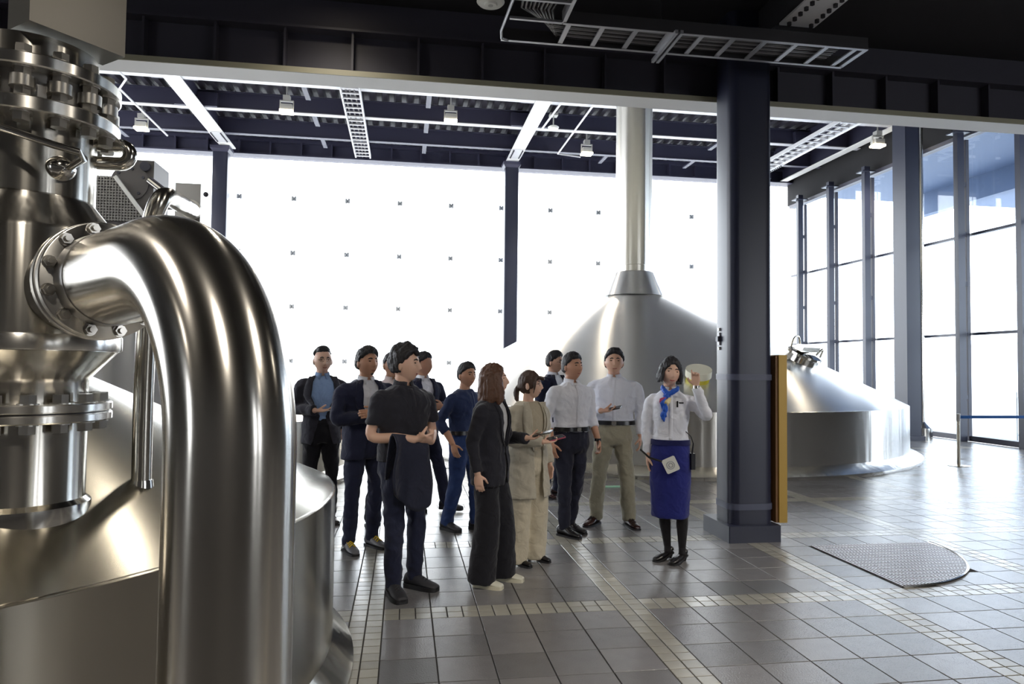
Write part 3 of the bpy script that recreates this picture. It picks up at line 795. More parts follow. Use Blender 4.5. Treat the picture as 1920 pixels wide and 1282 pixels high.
def hand(g, w, d, nrm, s, k=1.0, curl=.5, spread=1.0, point=False):
    """w wrist, d hand direction, nrm palm normal, s thumb side"""
    d = d.normalized(); nrm = (nrm-d*nrm.dot(d)).normalized(); s = (s-d*s.dot(d)); s = (s-nrm*s.dot(nrm)).normalized()
    rings = []
    for q, wd, th in ((-.02, .024, .019), (.01, .029, .018), (.045, .039, .016), (.075, .041, .014), (.092, .036, .011)):
        c = w+d*q*k
        rings.append([c+(s*wd*math.cos(a)+nrm*th*math.sin(a))*k for a in [2*PI*j/14 for j in range(14)]])
    g.ring(rings)
    for fi, (off, L, r) in enumerate(((.030, .070, .0085), (.0105, .078, .009), (-.0095, .073, .0085), (-.029, .057, .0078))):
        b = w+(d*.082+s*off)*k; dr = (d+s*off*1.2*spread).normalized(); pts = [b-dr*.015]; ang = .12
        cc = curl if not (point and fi == 0) else .04
        for seg, fl in ((.44, 1), (.31, 1.1), (.25, .7)):
            pts.append(pts[-1]+(dr*math.cos(ang)+nrm*math.sin(ang))*(L*seg*k+(.015 if seg == .44 else 0))); ang += cc*fl
        p, rr = crom(pts, [r*k, r*k, r*.95*k, r*.8*k], 3); g.tube(p, rr, 8)
    b = w+(d*.022+s*.026)*k; dr = (d*.62+s*.72+nrm*.35).normalized()
    pts = [b, b+dr*.038*k]; dr2 = (d*.9+s*.25+nrm*.45*(1+curl)).normalized(); pts += [pts[-1]+dr2*.032*k, pts[-1]+dr2*.055*k]
    p, rr = crom(pts, [.0125*k, .0115*k, .0098*k, .0078*k], 3); g.tube(p, rr, 8)

def hair_cap(rows, head_m, style, mt, parent, seed):
    """closed shell grown from the scalp"""
    g = G(); na = len(rows[0]); outer = []
    rnd = random.Random(seed)
    for i, r in enumerate(rows):
        ro = []
        for j, p in enumerate(r):
            az = 2*PI*j/na; fy = math.cos(az); sx = abs(math.sin(az))
            if style in ('bob', 'pony', 'guide'): line = .062-.11*sx**2 if fy > 0 else -.075
            elif style == 'under': line = .078 if fy > 0 else .045
            else: line = (.066-.05*sx**3 if fy > .25 else .0 if fy > -.1 else -.055)
            line += .008*noise.noise(V((p.x*70+seed, p.y*70, 3)))
            k = min(1, max(0, (p.z-line)/.012))
            th = {'short': .015, 'curly': .026, 'bob': .016, 'pony': .012, 'guide': .017, 'under': .022, 'thin': .009, 'part': .018}[style]
            top = max(0, p.z/.118); fy *= math.sqrt(max(0, 1-min(1, top)**2))**.5
            th = th*(.55+.8*top)
            if style in ('short', 'part', 'curly') and fy > .1: th += .014*top*fy
            if style == 'part': th += .007*top*math.sin(az)*math.sqrt(max(0, 1-min(1, top)**2))
            nz = noise.noise(V((p.x*45+seed, p.y*45, p.z*(20 if style not in ('curly',) else 45))))
            th *= 1+.35*nz*(1.6 if style == 'curly' else .7)
            d = V((p.x, p.y-.012, p.z*.9)).normalized()
            ro.append(p+d*(th*k-(1-k)*.012))
        outer.append(ro)
    g.ring(outer)
    g.v = [head_m @ p for p in g.v]
    return g

def person(name, label, loc, face, h, skin='skin_a', fem=False, head_yaw=0, head_pitch=0, head_roll=0, hair='short', hair_mat='hair_black',
           top='shirt', top_mat='white_shirt', inner_mat=None, trouser_mat='navy_trouser', leg='slim', shoe='leather', shoe_mat='leather_black',
           armR=None, armL=None, feet=None, sleeve='long', glasses=False, width=1.0, lean=0, lips='lip', detail=True, collar=True, cap_legs=True):
    """armX = (elbow, wrist, hand_dir, palm_normal, thumb_side, curl); coordinates for a 1.72 m figure facing -Y; R is at x<0"""
    k = h/1.72
    root = thing(name, label, 'person', loc, math.radians(face), group='visitors on the tour')
    S = lambda p: V(p)*k
    hang = lambda s: (V((s*.235, .02, 1.12)), V((s*.24, -.05, .885)), V((0, -.1, -1)), V((-s, .1, 0)), V((0, -1, 0)), .35)
    A = {-1: armR or hang(-1), 1: armL or hang(1)}
    sw = (.166 if fem else .181)*width
    sh = {s: V((s*sw, .014, 1.372)) for s in (-1, 1)}
    info = {'root': root, 'k': k}
    # body: head, neck, trunk core, arms and hands as one surface
    rows = HEADS[fem]
    hc = V((0, -.018+lean*.1, 1.597))
    HM = Matrix.Translation(S(hc)) @ Matrix.Rotation(math.radians(head_yaw), 4, 'Z') @ Matrix.Rotation(math.radians(head_pitch), 4, 'X') @ Matrix.Rotation(math.radians(head_roll), 4, 'Y') @ Matrix.Scale(k*(1.05 if not fem else 1.03), 4)
    g = G(); g.ring([[HM @ p for p in r] for r in rows])
    for s in (-1, 1):
        R = Matrix.Rotation(s*.35, 3, 'Z')
        e = G(); e.ell((s*.083, .018, -.008), (.009, .019, .032), 10, 8, R); g.add([HM @ p for p in e.v], e.f)
    nk = HM @ V((0, .03, -.075))
    limb(g, [S((0, .03, 1.36)), S((0, .022, 1.44)), nk, HM @ V((0, .03, -.02))], [.07*k, (.05 if fem else .058)*k, (.047 if fem else .056)*k, .05*k], 16)
    limb(g, [S((0, .02, 1.0)), S((0, .02, 1.2)), S((0, .02, 1.4))], [.07*k, .08*k, .06*k], 12)
    limb(g, [S(sh[-1]*.98), S((0, .02, 1.37)), S(sh[1]*.98)], [.03*k, .04*k, .03*k], 12)
    for s in (-1, 1):
        el, wr, hd, pn, th, cu = A[s][:6]
        f = .9 if fem else 1
        limb(g, [S(sh[s]+V((-s*.02, 0, -.03))), S(sh[s]*.5+el*.5), S(el), S(el*.45+wr*.55), S(wr)], [.035*k*f, .04*k*f, .036*k*f, .037*k*f, .027*k*f])
        hand(g, S(wr), hd, pn, th, k*(.92 if fem else 1), cu, 1.0, len(A[s]) > 6)
    body = finish(remesh(g, .0052 if detail else .008, 2), 'body', skin, root)
    # face
    if detail:
        for s in (-1, 1):
            fy = face_y(rows, s*.031, .006)
            e = G(); e.ell((s*.031, fy+.003, .005), (.0135, .006, .0045 if fem else .0038), 12, 8, Matrix.Rotation(-s*.12, 3, 'Y')); e.v = [HM @ p for p in e.v]; e.obj('eye', 'eye_dark', root)
            e = G(); pts = [V((s*x_, face_y(rows, s*x_, z_)-.001, z_)) for x_, z_ in ((.014, .024), (.028, .029), (.044, .024))]
            p, r = crom(pts, ([.003, .0038, .002] if fem else [.0042, .005, .003]), 4); e.tube(p, r, 6); e.v = [HM @ q for q in e.v]; e.obj('eyebrow', hair_mat, root)
        fy = face_y(rows, 0, -.066); e = G(); e.ell((0, fy+.004, -.067), (.021, .006, .0062), 14, 8); e.v = [HM @ p for p in e.v]; e.obj('lips', lips, root)
    hg = hair_cap(rows, HM, hair, hair_mat, root, sum(map(ord, label)) % 97)
    if hair == 'bob':
        for s, n_ in ((-1, 9), (1, 9)):
            for q in range(n_):
                az = 1.0+q*.22; x0 = s*math.sin(az)*.088; y0 = -math.cos(az)*.1+.015
                a = HM @ V((x0*.9, y0*.9, .06)); b = HM @ V((x0*1.12, y0*1.06+.004, -.06)); c = HM @ V((x0*1.22, y0*1.1+.012, -.145-.02*math.sin(q*2.1)))
                limb(hg, [a, b, c, c+V((0, 0, -.03))*k], [.02*k, .026*k, .022*k, .009*k], 8, 4)
        for q in range(5):
            x0 = -.06+.03*q; limb(hg, [HM @ V((x0, .09, .03)), HM @ V((x0*1.2, .105, -.08)), HM @ V((x0*1.3, .1, -.17))], [.025*k, .026*k, .012*k], 8, 4)
    if hair == 'pony':
        limb(hg, [HM @ V((0, .1, .005)), HM @ V((0, .135, -.03)), HM @ V((0, .14, -.1)), HM @ V((0, .125, -.155))], [.022*k, .026*k, .022*k, .006*k], 10, 5)
        for s in (-1, 1): limb(hg, [HM @ V((s*.05, -.055, .075)), HM @ V((s*.078, -.05, .0)), HM @ V((s*.082, -.03, -.075))], [.014*k, .010*k, .004*k], 8, 4)
        limb(hg, [HM @ V((-.06, -.08, .065)), HM @ V((0, -.108, .045)), HM @ V((.06, -.08, .065))], [.014*k, .018*k, .014*k], 8, 4)
    if hair == 'guide':
        for s in (-1, 1):
            for q in range(5):
                az = 1.02+q*.27; x0 = s*math.sin(az)*.082; y0 = -math.cos(az)*.098+.012
                limb(hg, [HM @ V((x0*.85, y0*.85, .07)), HM @ V((x0*1.1, y0*1.05, -.02)), HM @ V((x0*1.12, y0*1.04, -.085))], [.016*k, .02*k, .012*k], 8, 4)
    if hair == 'curly':
        rn = random.Random(4)
        for q in range(46):
            az = rn.uniform(-2.2, 2.2) if q < 26 else rn.uniform(0, 2*PI); el = rn.uniform(.45, 1.4)
            c = V((math.sin(az)*math.cos(el)*.092, -math.cos(az)*math.cos(el)*.112+.012, math.sin(el)*.138)); r_ = rn.uniform(.012, .02)
            hg.ell(HM @ c, (r_*k,)*3, 8, 6)
        for q in range(0): limb(hg, [HM @ V((-.05+.03*q, -.1, .09)), HM @ V((-.052+.034*q, -.118, .068)), HM @ V((-.04+.03*q, -.112, .045))], [.012*k, .01*k, .004*k], 6, 3)
    finish(remesh(hg, .006, 3), 'hair', hair_mat, root, (.0045, 75, .25))
    if glasses:
        gg = G()
        for s in (-1, 1):
            fy = face_y(rows, s*.031, .0)-.012
            gg.tube([HM @ V((s*.031+.022*math.cos(a), fy, .002+.016*math.sin(a))) for a in [2*PI*q/16 for q in range(17)]], .0016, 6)
            gg.tube([HM @ V((s*.053, fy, .004)), HM @ V((s*.075, .0, .008)), HM @ V((s*.078, .03, .0))], .0016, 6)
        gg.tube([HM @ V((-.009, fy, .004)), HM @ V((.009, fy, .004))], .0016, 6)
        gg.obj('glasses', 'phone_black', root)
    # legs
    fx = feet or ((-.105, -.0, -12, 0), (.105, .0, 12, 0))
    ankles = []
    g = G()
    if leg != 'skirt':
        hipw = .172*width if not fem else .172
        stack(g, [(z*k, rx*k, ry*k, 0, .012*k) for z, rx, ry in ((1.035, hipw*.93, .112), (.98, hipw*.97, .12), (.90, hipw, .125), (.84, hipw*.98, .122), (.79, hipw*.8, .1))], 28)
    for (ax, ay, ang, lift), s in zip(fx, (-1, 1)):
        hip = V((s*.088, .012, .86)); an = V((ax, ay+.035, .085+lift)); kn = (hip*.5+an*.5)+V((s*.006, -.03-.1*abs(ay)*(1 if ay > .02 else .3), .02))
        ankles.append((an, ang, lift))
        if leg == 'slim': rr = [.092, .084, .066, .06, .054]
        elif leg == 'wide': rr = [.098, .1, .1, .108, .112]
        elif leg == 'reg': rr = [.096, .09, .074, .07, .066]
        else: rr = [.07, .066, .05, .05, .034]
        if leg == 'skirt':
            lg = G(); limb(lg, [S(hip*.5+kn*.5), S(kn), S(kn*.55+an*.45+V((0, .018, 0))), S(an+V((0, 0, .02)))], [r*k for r in (.062, .048, .05, .030)], 16, 6)
            lg.tube([S(an+V((0, 0, .04))), S(an+V((0, -.01, -.03)))], [.030*k, .032*k], 12)
            finish(remesh(lg, .008, 2), 'leg', 'tights', root)
        else:
            bot = an+V((0, 0, -.028 if leg != 'wide' else -.05))
            limb(g, [S(hip), S(hip*.55+kn*.45), S(kn), S(kn*.4+bot*.6), S(bot)], [r*k for r in rr], 18, 6)
    if leg != 'skirt':
        finish(remesh(g, .0125, 3), 'trousers', trouser_mat, root, (.012 if leg != 'wide' else .006, 10, .6))
    # shoes
    for an, ang, lift in ankles:
        R = Matrix.Translation(S(V((an.x, an.y, lift)))) @ Matrix.Rotation(math.radians(ang), 4, 'Z') @ Matrix.Scale(k*(.9 if fem else 1), 4)
        hl = .045 if shoe == 'pump' else 0
        sec = [(-.2, .018, .028), (-.19, .034, .042), (-.15, .045, .052), (-.10, .047, .066), (-.05, .042, .09 if shoe != 'pump' else .055), (0, .037, .105 if shoe != 'pump' else .06), (.05, .036, .1 if shoe != 'pump' else .07), (.068, .028, .085 if shoe != 'pump' else .06), (.074, .014, .06)]
        if shoe == 'pump': sec = [(y, w_*.86, z_) for y, w_, z_ in sec]
        if shoe == 'sneaker': sec = [(y, w_*1.1, z_*1.08) for y, w_, z_ in sec]
        pp, _ = crom([V(q) for q in sec], [1]*len(sec), 3); sec = [tuple(q) for q in pp]
        rings = []
        for y, w_, z_ in sec:
            up_ = hl*max(0, min(1, (y+.1)/.15))
            rings.append([R @ V((w_*(math.cos(a) if math.sin(a) > -.3 else math.cos(a)*.98), y, up_+.014+max(0, (z_-.014)*(.5+.5*math.sin(a))))) for a in [2*PI*q/16 for q in range(16)]])
        sg = G(); sg.ring(rings); so = sg.obj('shoe', shoe_mat, root)
        poly = []
        for y, w_, _ in sec: poly.append((w_+.003, y))
        for y, w_, _ in reversed(sec): poly.append((-w_-.003, y))
        th = .03 if shoe == 'sneaker' else .016
        sg = G()
        for q, (px, py) in enumerate(poly): pass
        n = len(poly); vs = []
        for z_ in (0, th):
            for px, py in poly:
                up_ = hl*max(0, min(1, (py+.1)/.15)); vs.append(R @ V((px, py, z_+up_)))
        sg.add(vs, [tuple(range(n-1, -1, -1)), tuple(range(n, 2*n))]+[(q, (q+1) % n, n+(q+1) % n, n+q) for q in range(n)])
        sg.obj('sole', {'sneaker_white': 'sole_white'}.get(shoe_mat, 'rubber_black'), so, False)
        if hl:
            sg = G(); sg.tube([R @ V((0, .045, 0)), R @ V((0, .05, hl+.01))], [.012*k, .024*k], 10); sg.obj('heel', 'leather_black', so)
        elif shoe in ('sneaker', 'lace') or shoe == 'leather':
            sg = G(); lm = 'lace_yellow' if shoe == 'lace' else 'rubber_black'
            for q in range(5):
                y = -.11+q*.022; z_ = .07+q*.0085
                sg.tube([R @ V((-.028, y, z_-.012)), R @ V((0, y+.006, z_+.008)), R @ V((.028, y+(.014 if q % 2 else 0), z_-.012))], .0048*k if shoe == 'lace' else .003*k, 6)
            sg.obj('laces', lm, so)
    # top
    def sleeves(g, r0, rels, frac):
        for s in (-1, 1):
            el, wr = A[s][0], A[s][1]; f = (.84 if fem else .94)*r0
            so_ = V((sh[s].x*.5, .014, 1.378))
            if frac >= 1:
                e_ = wr+(el-wr).normalized()*.012
                pts = [so_, sh[s]+V((s*.004, 0, -.022)), sh[s]*.5+el*.5+V((s*.006, 0, 0)), el, el*.5+e_*.5, e_]; rr = [.05*f, .066*f, .062*f, .056*f, .052*f, rels*f]
            elif frac > .5:
                e_ = el*(1-(frac-.5)*2)+wr*((frac-.5)*2); pts = [so_, sh[s]+V((s*.004, 0, -.022)), sh[s]*.5+el*.5, el, e_]; rr = [.05*f, .066*f, .062*f, .057*f, .055*f]
            else:
                e_ = sh[s]*(1-frac*2)+el*frac*2; pts = [so_, sh[s]+V((s*.004, 0, -.022)), sh[s]*.5+e_*.5, e_]; rr = [.05*f, .068*f, .07*f, .066*f]
            limb(g, [S(p) for p in pts], [r*k for r in rr], 16, 5)
    fr = {'long': 1, 'roll': .74, 'short': .36}[sleeve]
    ch = .172*width; fm = .9 if fem else 1
    def torso_rings(inf, zb):
        base = [(zb, .168, .12), (1.0, .165, .118), (1.07, .152 if fem else .160, .11), (1.15, .150 if fem else .164, .112), (1.24, .162 if fem else .176, .124), (1.32, .168 if fem else .186, .122), (1.375, .158 if fem else .172, .105), (1.412, .125, .086), (1.437, .09, .074), (1.452, .068, .064)]
        return [(z*k, (rx*width+inf)*k, (ry+inf*.9)*k, 0, (.014-lean*(z-1)*.0)*k) for z, rx, ry in base if z >= zb-1e-6]
    hem = {'shirt': .985, 'polo': .93, 'jacket': .985, 'coat': .985}[top]
    g = G()
    if top in ('jacket', 'coat'):
        stack(g, torso_rings(0, .985)); info['inner'] = finish(remesh(g, .012, 3), 'shirt', inner_mat, root, (.002, 14, .7))
        g = G(); hz = .78 if top == 'jacket' else .60
        rings = [(hz*k, (.19 if top == 'jacket' else .225)*k*(width*.5+.5), (.145 if top == 'jacket' else .165)*k, 0, .016*k), (.9*k, .188*k*(width*.5+.5), .145*k, 0, .016*k)]+torso_rings(.018, 1.0)
        stack(g, rings); sleeves(g, 1.1, .05, 1)
        me = remesh(g, .0115, 3)
        bm = bmesh.new(); bm.from_mesh(me)
        if top == 'jacket': poly = [(-.045, 1.47), (-.07, 1.40), (-.05, 1.25), (-.012, 1.06), (-.05, hz-.03), (.05, hz-.03), (.012, 1.06), (.05, 1.25), (.07, 1.40), (.045, 1.47)]
        else: poly = [(-.06, 1.48), (-.075, 1.40), (-.075, 1.2), (-.055, 1.0), (-.05, hz-.03), (.05, hz-.03), (.055, 1.0), (.075, 1.2), (.075, 1.40), (.06, 1.48)]
        if isinstance(info.get('open'), float): pass
        op = person.open
        poly = [(x_*op if z_ < 1.35 else x_*max(1, op*.6), z_) for x_, z_ in poly]
        halves = [poly[:5], poly[5:]]
        for side in halves:
            for a, b in zip(side[:-1], side[1:]):
                pa, pb = V((a[0], 0, a[1]))*k, V((b[0], 0, b[1]))*k
                n_ = (pb-pa).cross(V((0, 1, 0))).normalized()
                zlo, zhi = min(pa.z, pb.z)-.002, max(pa.z, pb.z)+.002
                fsel = [f for f in bm.faces if f.calc_center_median().y < .03*k and zlo-.02 < f.calc_center_median().z < zhi+.02 and abs(f.calc_center_median().x) < .2*k]
                es = set(e for f in fsel for e in f.edges); vsx = set(v for f in fsel for v in f.verts)
                bmesh.ops.bisect_plane(bm, geom=list(fsel)+list(es)+list(vsx), plane_co=pa, plane_no=n_)
        def xr(z):
            zz = z/k
            for a, b in zip(halves[1][:-1], halves[1][1:]):
                if a[1] <= zz <= b[1]: return (a[0]+(b[0]-a[0])*(zz-a[1])/(b[1]-a[1]))*k
            return (halves[1][-1][0]*k if zz > 1.2 else halves[1][0][0]*k) if zz > 1.4 or zz < hz else -1
        dele = []
        for f in bm.faces:
            c = f.calc_center_median()
            if c.z > 1.457*k and f.normal.z > .5: dele.append(f); continue
            if c.y < .02*k and c.y > -.20*k and abs(c.x) < xr(c.z)-1e-5:
                if c.y > -.165*k or f.normal.y < .2: dele.append(f)
            elif c.z < (hz+.004)*k and abs(f.normal.z) > .8: dele.append(f)
        bmesh.ops.delete(bm, geom=dele, context='FACES')
        bm.to_mesh(me); bm.free()
        jo = finish(me, 'jacket' if top == 'jacket' else 'coat', top_mat, root, (.009, 10, .6), .008)
        bv = BVHTree.FromPolygons([v.co[:] for v in me.vertices], [p.vertices[:] for p in me.polygons])
        lz = 1.08 if top == 'jacket' else 1.02
        for s in (-1, 1):
            gl = G(); nr = 9; nc = 4; grid = []
            for a in range(nr):
                z = lz+(1.445-lz)*a/(nr-1)
                x0 = xr(z*k)/k if xr(z*k) > 0 else .05
                wd = (.012+.062*math.sin(min(1, (a/(nr-1))*1.15)*PI*.72))*(1.25 if top == 'coat' else 1)
                row = []
                for c in range(nc):
                    x_ = x0-.004+wd*c/(nc-1)
                    hit = bv.ray_cast(V((s*x_*k, -1, z*k)), V((0, 1, 0)))
                    y_ = hit[0].y if hit[0] else -.05*k
                    if hit[0] and y_ < -.22*k: y_ = -.13*k
                    row.append(V((s*x_*k, y_-.006-.004*(c == nc-1), z*k)))
                grid.append(row)
            vs = [p for r in grid for p in r]
            gl.add(vs, [(a*nc+c, a*nc+c+1, (a+1)*nc+c+1, (a+1)*nc+c) for a in range(nr-1) for c in range(nc-1)])
            lo = gl.obj('lapel', top_mat, jo); md = lo.modifiers.new('t', 'SOLIDIFY'); md.thickness = .006
        info['bv'] = bv
    else:
        rg = torso_rings(.006 if top == 'shirt' else .012, hem if hem < 1 else .985)
        if top == 'polo': rg = [(.92*k, .176*k*width, .13*k, 0, .014*k)]+rg[1:]
        stack(g, rg); sleeves(g, 1.0, .042, fr)
        me = remesh(g, .0105, 3)
        info['top'] = finish(me, 'shirt' if top == 'shirt' else 'polo_shirt', top_mat, root, (.009, 12, .6))
        info['bv'] = BVHTree.FromPolygons([v.co[:] for v in me.vertices], [p.vertices[:] for p in me.polygons])
    # collar
    if collar:
        cm = inner_mat if top in ('jacket', 'coat') else top_mat
        for s in (-1, 1):
            cg = G(); rows_ = []
            for q in range(9):
                u = q/8; a = .16+u*PI*.9; x_ = s*math.sin(a)*.066; y_ = -math.cos(a)*.068+.016
                ztop = 1.475+.028*u; zb = 1.437-.022*(1-u)**2+.008*u; fl = 1.16+.16*(1-u)**2
                rows_.append([S((x_, y_, ztop)), S((x_*fl+s*.02*(1-u)**3, y_*fl-.004, zb))])
            cg.add([p for r in rows_ for p in r], [(2*q, 2*q+1, 2*q+3, 2*q+2) for q in range(8)])
            co = cg.obj('collar', cm, root); md = co.modifiers.new('t', 'SOLIDIFY'); md.thickness = .005
    if top == 'shirt' or (top == 'polo'):
        bv = info['bv']; cg = G(); rr_ = []
        zt = 1.43; zb_ = 1.035 if top == 'shirt' else 1.27
        for q in range(16):
            z = zb_+(zt-zb_)*q/15; r_ = []
            for x_ in (-.016, .016):
                hit = bv.ray_cast(V((x_*k, -1, z*k)), V((0, 1, 0))); y_ = max(hit[0].y, -.16*k) if hit[0] else -.1*k
                r_.append(V((x_*k, y_-.003, z*k)))
            rr_.append(r_)
        cg.add([p for r in rr_ for p in r], [(2*q, 2*q+1, 2*q+3, 2*q+2) for q in range(15)])
        po = cg.obj('placket', top_mat, root); md = po.modifiers.new('t', 'SOLIDIFY'); md.thickness = .003
    if leg != 'skirt' and top in ('shirt',):
        stack_g = G(); stack(stack_g, [(.99*k, .186*k*width, .139*k, 0, .013*k), (1.03*k, .183*k*width, .136*k, 0, .013*k)]); stack_g.obj('belt', 'leather_black', root)
        G().box(S((0, -.125, 1.01)), S((.045, .012, .034))).obj('belt_buckle', 'metal_small', root, False)
    info['HM'] = HM; info['S'] = S; info['A'] = A
    return info
person.open = 1.0
def vv(*a): return V(a)
W = lambda info, p: info['root'].matrix_basis @ info['S'](p)
def phone(info, p, d, nrm, mt, label):
    """flat phone whose long side runs along d and whose back faces nrm"""
    bpy.context.view_layer.update()
    M = Matrix.Translation(info['root'].location) @ Matrix.Rotation(info['root'].rotation_euler.z, 4, 'Z')
    d = (M.to_3x3() @ d).normalized(); nrm = (M.to_3x3() @ nrm); nrm = (nrm-d*nrm.dot(d)).normalized(); s = d.cross(nrm)
    t = thing('phone', label, 'phone', M @ info['S'](p)); t.rotation_euler = Matrix((s, d, nrm)).transposed().to_euler()
    G().prism(rrect(-.036, -.074, .036, .074, .01, 3), -.004, .004).obj('case', mt, t, False)
    G().prism(rrect(-.033, -.071, .033, .071, .008, 3), .004, .0046).obj('screen', 'phone_black', t, False)
    return t
HX = vv(-1, 0, 0)

# guide in uniform
g1 = person('person', 'woman guide in white blouse, blue scarf and royal blue skirt pointing up beside the pillar', (2.285, 1.09, 0), -20, 1.655, 'skin_c', True,
    head_yaw=14, head_pitch=-4, head_roll=6, width=.93, hair='guide', top='shirt', top_mat='white_shirt', leg='skirt', shoe='pump', lips='lip_red',
    armR=(vv(-.205, .03, 1.12), vv(-.19, .0, .885), vv(0, -.05, -1), vv(1, .1, 0), vv(0, -1, 0), .3),
    armL=(vv(.29, -.13, 1.25), vv(.20, -.22, 1.49), vv(-.05, -.05, 1), vv(-.2, -1, .0), vv(-1, -.2, .1), 1.15, True),
    feet=((-.02, .02, -38, 0), (.10, -.05, -32, 0)))
r = g1['root']; k = g1['k']; S = g1['S']
sg = G()
stack(sg, [(z*k, rx*k, ry*k, 0, .012*k) for z, rx, ry in ((.37, .158, .13), (.44, .16, .132), (.62, .168, .138), (.82, .172, .138), (.9, .172, .134), (.97, .166, .128), (1.02, .16, .122))], 40, 2.2)
finish(remesh(sg, .012, 2), 'skirt', 'royal_skirt', r, (.006, 10, .25))
sg = G(); stack(sg, [(.985*k, .17*k, .132*k, 0, .012*k), (1.03*k, .166*k, .127*k, 0, .012*k)], 32); sg.obj('waistband', 'royal_belt', r)
bv = g1['bv']
def on(bv, x, z, off=.01):
    h = bv.ray_cast(V((x*k, -1, z*k)), V((0, 1, 0))); y = h[0].y if h[0] else -.1
    return V((x*k, y-off, z*k))
sc = G()
limb(sc, [S((-.062, .03, 1.475)), S((-.06, -.045, 1.455)), S((-.02, -.085, 1.42)), S((.04, -.06, 1.45)), S((.06, .03, 1.475))], [.018*k, .02*k, .024*k, .02*k, .018*k], 10)
sc.ell(on(bv, -.035, 1.395, .012), (.03*k, .022*k, .026*k)); so = finish(remesh(sc, .006, 1), 'scarf', 'scarf_blue', r, (.006, 30, 1))
for q, (x0, x1, zt, zb, m_) in enumerate(((-.085, -.045, 1.39, 1.29, 'scarf_blue'), (-.05, -.03, 1.38, 1.22, 'scarf_blue'), (-.07, -.05, 1.385, 1.33, 'scarf_red'), (-.035, -.022, 1.385, 1.30, 'scarf_cream'), (-.062, -.042, 1.3, 1.18, 'scarf_blue'))):
    sc = G(); limb(sc, [on(bv, (x0+x1)/2+.02, zt, .014), on(bv, (x0+x1)/2-.008*q % .02, (zt+zb)/2, .02), on(bv, (x0+x1)/2, zb, .012)], [.016*k, .024*k, .006*k], 8, 5)
    finish(remesh(sc, .006, 1), 'scarf_tail', m_, so, (.005, 35, 1))
p = on(bv, .055, 1.335, .006); pg = G().box(p, (.012, .008, .05)).obj('pen', 'phone_black', r, False)
G().box(on(bv, .085, 1.345, .005), (.04, .004, .01)).obj('name_badge', 'phone_black', r, False)
hm = g1['HM']
g = G(); g.ell(hm @ V((.079, -.01, -.05)), (.018, .02, .022)); g.tube([hm @ V((-.082, .01, .0)), hm @ V((-.088, -.03, -.06)), hm @ V((-.055, -.09, -.1))], .0022, 6); g.ell(hm @ V((-.082, .01, -.02)), (.01, .014, .02)); g.obj('headset', 'phone_black', r)
w_ = S(g1['A'][1][1]); G().tube([w_-V((0, 0, .018)), w_+V((0, 0, .006))], .027, 16).obj('wristwatch', 'metal_small', r)
M1 = Matrix.Translation(r.location) @ Matrix.Rotation(r.rotation_euler.z, 4, 'Z')
t = thing('portable_speaker', 'white pocket speaker hanging on a black strap against the blue skirt', 'speaker', M1 @ V((.0, -.155, .80)))
t.rotation_euler = (0, -.45, math.radians(-20))
G().prism(rrect(-.055, -.06, .055, .06, .012, 4), -.016, .016).mesh('x', 'white_plastic') if False else None
b_ = G().add([V((x, -z, y)) for z in (-.016, .016) for x, y in rrect(-.055, -.058, .055, .058, .014, 4)], []); n_ = len(rrect(0, 0, 1, 1, .1, 4))
b_.f = [tuple(range(n_-1, -1, -1)), tuple(range(n_, 2*n_))]+[(q, (q+1) % n_, n_+(q+1) % n_, n_+q) for q in range(n_)]; b_.m = [0]*len(b_.f)
b_.obj('case', 'white_plastic', t, False)
G().tube([V((.03*math.cos(a), -.018, .03*math.sin(a))) for a in [2*PI*q/24 for q in range(25)]], .003, 6).obj('grille_ring', 'clip_steel', t)
G().tube([V((.016*math.cos(a), -.018, .016*math.sin(a))) for a in [2*PI*q/24 for q in range(25)]], .003, 6).obj('grille_ring', 'clip_steel', t)
G().tube([(-.05, 0, .05), (-.13, .0, .12), (-.17, .06, .2)], .008, 8).obj('strap', 'leather_black', t)
t = thing('walkie_talkie', 'black walkie-talkie clipped to the guide\'s hip with a curly cord', 'radio', M1 @ V((.172, -.04, .76)))
G().box((0, 0, .06), (.034, .055, .13)).obj('case', 'phone_black', t, False)
G().cyl((.0, .0, .12), (.012, 0, .21), .008, .005, 10).obj('antenna', 'phone_black', t)
G().tube([(.012, 0, .2), (-.01, 0, .26), (-.05, .01, .3)], .004, 6).obj('cord', 'phone_black', t)

# chinos
g2 = person('person', 'man in white shirt, khaki chinos and brown shoes holding a phone', (2.19, 2.36, 0), -16, 1.755, 'skin_a', head_yaw=4, head_pitch=-7, hair='part', top='shirt', top_mat='white_shirt',
    trouser_mat='khaki', leg='reg', shoe='leather', shoe_mat='leather_brown', width=1.13, sleeve='long',
    armR=(vv(-.26, .03, 1.13), vv(-.12, -.20, 1.13), vv(.9, -.4, .1), vv(0, -.3, 1), vv(.3, 1, 0), .55),
    armL=(vv(.26, .03, 1.12), vv(.255, -.05, .885), vv(-.05, -.15, -1), vv(-1, .1, 0), vv(0, -1, 0), .45),
    feet=((-.175, .02, -28, 0), (.15, -.01, 24, 0)))
phone(g2, vv(-.0, -.255, 1.16), vv(.85, -.5, .22), vv(.1, -.5, 1), 'phone_black', 'dark phone in the hand of the man in khaki chinos')
